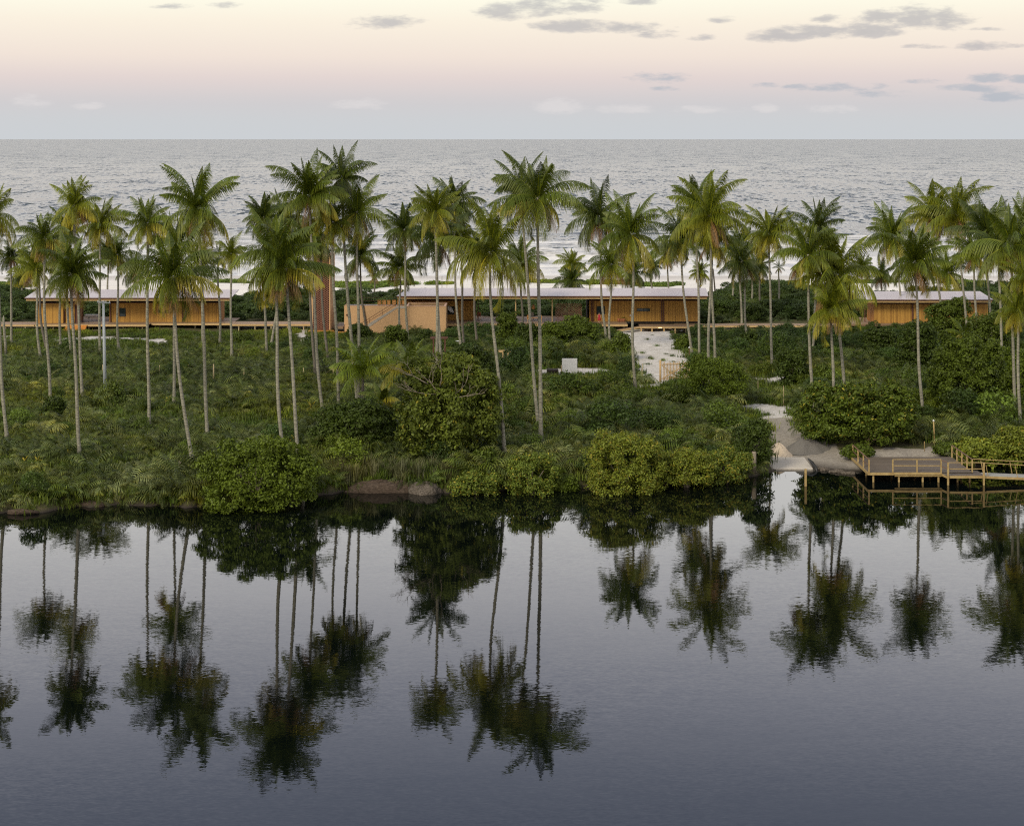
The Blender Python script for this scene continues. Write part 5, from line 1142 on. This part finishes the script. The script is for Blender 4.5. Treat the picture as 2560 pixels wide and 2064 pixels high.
# ---------------- person on the deck ----------------
def person(x, y, z, hgt=1.55):
    s = hgt/1.6; V = []; E = []; R = []
    def v(p, r): V.append((x+p[0]*s, y+p[1]*s, z+p[2]*s)); R.append(r*s); return len(V)-1
    def chain(i, pts):
        for p, r in pts: j = v(p, r); E.append((i, j)); i = j
        return i
    pel = v((0, 0, .86), .125)
    neck = chain(pel, [((0, 0, 1.05), .10), ((0, .0, 1.24), .125), ((0, .0, 1.33), .06), ((0, -.0, 1.39), .045)])
    chain(neck, [((0, -.01, 1.45), .078), ((0, -.01, 1.53), .085), ((0, 0, 1.585), .05)])
    sh = 3
    for sg in (-1, 1):
        k = chain(2, [((sg*.16, 0, 1.28), .05), ((sg*.20, .0, 1.05), .042), ((sg*.18, -.12, .88), .033), ((sg*.15, -.19, .87), .026)])
        for f, l in ((-.03, .06), (-.012, .075), (.006, .078), (.024, .066)): chain(k, [((sg*(.15-f*.6), -.19-l*.7, .87+f*.6), .0095), ((sg*(.148-f*.6), -.19-l, .86+f*.6-.02), .008)])
        chain(k, [((sg*.115, -.20, .885), .011), ((sg*.10, -.23, .89), .009)])
        chain(pel, [((sg*.09, 0, .78), .085), ((sg*.10, -.01+sg*.03, .45), .058), ((sg*.10, .01+sg*.05, .08), .038), ((sg*.10, -.02+sg*.05, .035), .036), ((sg*.105, -.14+sg*.05, .028), .028)])
    me = bpy.data.meshes.new('person'); me.from_pydata(V, E, []); o = bpy.data.objects.new('person', me); C.objects.link(o)
    o.modifiers.new('skin', 'SKIN'); o.modifiers.new('sub', 'SUBSURF').levels = 1; o.modifiers['sub'].render_levels = 2
    sv = me.skin_vertices[0].data
    for i, r_ in enumerate(R): sv[i].radius = (r_, r_*(.75 if i in (0, 1, 2) else 1))
    sv[0].use_root = True; me.materials.append(M['skin'])
    tag(o, 'person in a red knee-length dress standing on the deck before the amber wall', 'person')
    b = MB(); b.tube([(x, y, z+s*q) for q in (.42, .6, .8, .98, 1.1, 1.22, 1.3)], [s*q for q in (.26, .235, .20, .155, .16, .175, .12)], 14)
    for v_ in range(len(b.v)): b.v[v_] = (b.v[v_][0], y+(b.v[v_][1]-y)*.72, b.v[v_][2])
    b.build('dress', M['reddress'], None, True).parent = o
    b = MB(); b.lathe((x, y+.015*s, z+1.43*s), [(0, .075*s), (.06*s, .096*s), (.12*s, .098*s), (.17*s, .07*s), (.195*s, .02*s)], 12); b.build('hair', M['hair'], None, True).parent = o
    for sg in (-1, 1):
        MB().lathe((x+sg*.032*s, y-.092*s, z+1.49*s), [(0, .004), (.01, .01), (.02, .004)], 6).build('eye', M['hair'], None).parent = o
    MB().lathe((x, y-.10*s, z+1.465*s), [(0, .014), (.035, .006)], 5).build('nose', M['skin'], None).parent = o
    MB().box((x-.02*s, y-.093*s, z+1.435*s), (x+.02*s, y-.08*s, z+1.442*s)).build('mouth', M['reddress'], None).parent = o
    return o
person(XY(1498, 255.6), 255.6, DZ)

# ---------------- jetty ----------------
ZD = .86; YJ = 154.0; xa, xb, xc, xd = XY(2171, YJ), XY(2354, YJ), XY(2433, YJ), XY(2459, 153.2)
YK = 161.5; Yf2 = 152.9; xe = XY(2367.5, Yf2)
t_ = empty('timber_jetty', (xa+4, YJ+3, 0), 'weathered timber jetty platform with yellow pine railings at the lagoon edge', 'jetty')
b = MB(); b.box((xa, YJ, ZD-.05), (xc, YK, ZD)); b.hexa([(xe, Yf2, ZD-.12), (xd, Yf2, ZD-.12), (xd, YJ-.005, ZD-.12), (xb, YJ-.005, ZD-.12), (xe, Yf2, ZD-.07), (xd, Yf2, ZD-.07), (xd, YJ-.005, ZD-.07), (xb, YJ-.005, ZD-.07)])
b.box((xc+.005, YJ, ZD-.12), (xd, YJ+1.3, ZD-.07)); b.build('deck', M['dockdeck'], t_)
b = MB(); b.box((xa-.02, YJ-.06, ZD-.23), (xa+2.25, YJ-.003, ZD-.01)); b.box((xa+2.2, YJ-.10, ZD-.20), (xb, YJ-.063, ZD+.02)); b.box((xa+2.3, YJ+.0, ZD-.36), (xb, YJ+.05, ZD-.235))
b.box((xe-.02, Yf2-.06, ZD-.29), (xd+.12, Yf2-.003, ZD-.08)); b.box((xa-.06, YJ, ZD-.24), (xa-.003, YK, ZD)); b.beam((xb, YJ-.05, ZD-.2), (xe, Yf2, ZD-.2), .05, .2); b.build('edge_board', M['dockwood'], t_)
for x in (2184, 2248, 2307.5, 2347, 2395, 2425):
    for y in (YJ+.15, YJ+3.2): MB().box((XY(x, YJ)-.07, y-.07, -.9), (XY(x, YJ)+.07, y+.07, ZD-.06)).build('pile', M['dockwood'], t_)
for x, y, top in ((xe+.06, Yf2-.13, ZD+1.1), (xd-.1, Yf2-.13, ZD+1.1), (XY(2424, 153.9), 153.9, ZD-.13)): MB().box((x-.075, y-.065, -.9), (x+.075, y+.062, top)).build('pile', M['dockwood'], t_)
RH = 1.12
def rail(p, q, posts_=3, top='railtop', mid=True, skip=()):
    (x0, y0, z0), (x1, y1, z1) = p, q
    for i in range(posts_):
        if i in skip: continue
        f = i/(posts_-1); x, y, z = x0+(x1-x0)*f, y0+(y1-y0)*f, z0+(z1-z0)*f
        MB().box((x-.055, y-.055, z-.2), (x+.055, y+.055, z+RH-.03)).build('rail_post', M['dockwood'], t_)
    MB().beam((x0, y0, z0+RH), (x1, y1, z1+RH), .11, .05).build('rail', M[top], t_)
    if mid: MB().beam((x0, y0+.07, z0+.56), (x1, y1+.07, z1+.56), .035, .07).build('rail', M[top], t_)
rail((xa+.06, YJ+.06, ZD), (xa+.06, YK-.1, ZD), 4)
rail((XY(2232.5, YJ), YJ+.1, ZD), (XY(2353.5, YJ), YJ+.1, ZD), 3, 'dockwood')
rail((XY(2354.5, YJ), YJ-.0, ZD-.05), (xe+.05, Yf2+.1, ZD-.05), 2, skip=(0, 1))
rail((xe+.12, Yf2-.13, ZD-.03), (xd-.15, Yf2-.13, ZD-.03), 2, 'dockwood', skip=(0, 1))
rail((xc-.06, YJ+.1, ZD), (xc-.06, YK-.3, ZD), 5)
# gangway, sloping off to the right
g_ = empty('gangway', (xd+3, 153.6, 0), 'sloping timber gangway with thin leaning rail posts leaving the right edge', 'gangway')
x2 = XY(2700, 153); za, zb_ = ZD-.1, ZD-.42
b = MB(); b.hexa([(xd+.02, 153.0, za-.06), (x2, 153.0, zb_-.06), (x2, 154.5, zb_-.06), (xd+.02, 154.5, za-.06), (xd+.02, 153.0, za), (x2, 153.0, zb_), (x2, 154.5, zb_), (xd+.02, 154.5, za)]); b.build('deck', mat('grey gangway boards', (.34, .34, .32), .9, .2, (4, (.25, .25, .23), .6)), g_)
b = MB()
for y in (152.95, 154.55): b.beam((xd+.02, y, za-.12), (x2, y, zb_-.12), .06, .2)
b.build('edge_board', M['dockwood'], g_)
for y, dz in ((152.95, -.05), (154.6, .0)):
    b = MB(); b.beam((xc if y > 154 else xd-.1, y, ZD+1.08+dz), (x2, y, zb_+1.02+dz), .06, .05); b.build('rail', M['dockwood'], g_)
    for k, xx in enumerate((xd+.35, xd+2.9, xd+5.2, xd+7.6)):
        zz_ = za+(zb_-za)*(xx-xd)/(x2-xd); MB().beam((xx, y, zz_-.15), (xx-.22, y, zz_+1.02+dz), .05).build('rail_post', M['dockwood'], g_)
# mooring post in the water
X0, Y0 = at(2014, 1215, 0); b = MB(); b.box((X0-.09, Y0-.07, -1.2), (X0+.09, Y0+.07, 1.45)); b.box((X0-.10, Y0-.08, 1.452), (X0+.10, Y0+.08, 1.50)); tag(b.build('mooring_post', M['dockwood']), 'single square timber post standing in the water before the ramp', 'post')
# boat ramp, heaps
xr0, yr0 = at(1938, 1170, .06); xr1 = at(2030, 1170, .06)[0]; b = MB()
b.hexa([(xr0-1.5, yr0-.5, -.6), (xr1, yr0-.5, -.6), (xr1-.1, yr0+3.6, -.4), (xr0-1.5, yr0+3.9, -.4), (xr0-1.5, yr0-.5, .16), (xr1, yr0-.5, .16), (xr1-.1, yr0+3.6, .42), (xr0-1.5, yr0+3.9, .42)])
tag(b.build('boat_ramp', M['slab'], bevel=.03), 'pale concrete boat ramp running into the lagoon', 'ramp')
def heap(px_, py_, rx, ry, hh, mt, name, lab, seed):
    X0, Y0 = gat(px_, py_, .1); rg = np.random.default_rng(seed); n, m_ = 40, 16; V = []; zg = G(X0, Y0)
    for i in range(m_+1):
        q = i/m_
        for j in range(n):
            a = 2*math.pi*j/n; rr = q*(1+.10*math.sin(a*3+seed)+.05*math.sin(a*7+seed)); x, y = X0+rx*rr*math.cos(a), Y0+ry*rr*math.sin(a)
            V.append((x, y, max(zg, G(x, y))*1-.12+hh*(.5+.5*math.cos(math.pi*min(1, q)))**.8*(1+.06*math.sin(a*5+q*9))+rg.normal(0, .012)))
    Q = [(i*n+j, i*n+(j+1) % n, (i+1)*n+(j+1) % n, (i+1)*n+j) for i in range(m_) for j in range(n)]
    me = np_mesh(name, np.array(V), np.array(Q)); me.flip_normals(); return tag(link_mesh(name, me, M[mt], None, True), lab, 'heap')
heap(2014, 1124, 2.5, 1.8, 1.25, 'gravel', 'gravel_heap', 'grey gravel heap beside the boat ramp', 2)
heap(1946, 1132, 1.5, 1.7, 1.1, 'sandpile', 'sand_heap', 'beige sand heap half behind the leftmost shrub by the ramp', 4)
b = MB(); X0, Y0 = at(2030, 1166, .3); b.tube([(X0-.1, Y0+1.6, .75), (X0+.1, Y0+.6, .55), (X0+.3, Y0-.2, .2), (X0+.35, Y0-.6, -.1)], [.06, .16, .14, .1], 7); tag(b.build('black_bag', M['frame'], None, True), 'crumpled black sheet at the right edge of the boat ramp', 'sheet')
# rocks and logs on the bank
def rockm(px_, py_, rx, ry, rz, mt, name, lab, cat, z0=.0, seed=1):
    X0, Y0 = at(px_, py_, z0); rg = np.random.default_rng(seed); V = []; n, m_ = 28, 14
    for i in range(m_+1):
        th = math.pi*i/m_
        for j in range(n):
            a = 2*math.pi*j/n; k = 1+.10*math.sin(3*a+2*th+seed)+.08*math.sin(7*a-3*th)+.05*math.sin(11*a+9*th)+rg.normal(0, .015)
            V.append((X0+rx*k*math.sin(th)*math.cos(a), Y0+ry*.8+ry*k*math.sin(th)*math.sin(a), z0+rz*k*math.cos(th)))
    Q = [(i*n+j, i*n+(j+1) % n, (i+1)*n+(j+1) % n, (i+1)*n+j) for i in range(m_) for j in range(n)]
    me = np_mesh(name, np.array(V), np.array(Q)); me.flip_normals(); return tag(link_mesh(name, me, M[mt], None, True), lab, cat)
rockm(1062, 1236, 1.5, 1.1, .85, 'rock', 'rock_mound', 'rounded grey mound with grass at the end of the bare bank', 'rock', 0, 3)
rockm(955, 1235, 3.4, .8, .95, 'earth', 'earth_bank', 'bare brown eroded earth bank at the waterline in the middle', 'bank', -.1, 5)
rockm(232, 1266, 1.0, .8, .42, 'earth', 'earth_lump', 'brown lump of bare earth at the lower left waterline', 'bank', 0, 7)
X0, Y0 = at(22, 1284, 0); b = MB(); b.tube([(X0, Y0-.1, .12), (X0+1.1, Y0-.2, .22), (X0+2.4, Y0, .12)], [.22, .26, .12], 8); tag(b.build('fallen_log', M['earth'], None, True), 'dark fallen log lying at the waterline in the lower left', 'log')
X0, Y0 = at(812, 1232, 0); b = MB(); b.tube([(X0, Y0, .05), (X0+.5, Y0+.3, .35), (X0+.9, Y0+.9, .6), (X0+1.0, Y0+1.3, 1.0)], [.07, .06, .05, .03], 6); tag(b.build('driftwood_branch', M['twig'], None, True), 'bare branch on the bank right of the round glossy bush', 'branch')
b = MB(); X0, Y0 = at(2372, 1131, .7); b.tube([(X0-.4, Y0+.5, .95), (X0+.6, Y0+.3, 1.05), (X0+1.5, Y0+.4, .9)], [.22, .26, .15], 8); tag(b.build('fallen_log', M['rock'], None, True), 'grey fallen log behind the right railing of the jetty', 'log')
for i, (px_, py_, r_, lb) in enumerate([(2048, 1173, .24, 'small grey rock closest to the boat ramp'), (2063, 1176, .32, 'larger rock second from the boat ramp'), (2080, 1180, .2, 'smallest rock on the shore between ramp and jetty'),
        (2097, 1181, .36, 'largest rock on the shore midway between ramp and jetty'), (2114, 1184, .24, 'grey rock at the waterline second from the jetty corner'), (2130, 1185, .3, 'rough rock at the waterline beside the jetty corner')]):
    rockm(px_, py_, r_*1.5, r_*1.1, r_*.7, 'rock', 'shore_rock', lb, 'rock', .02, 10+i)['group'] = 'small rocks between the boat ramp and the jetty'
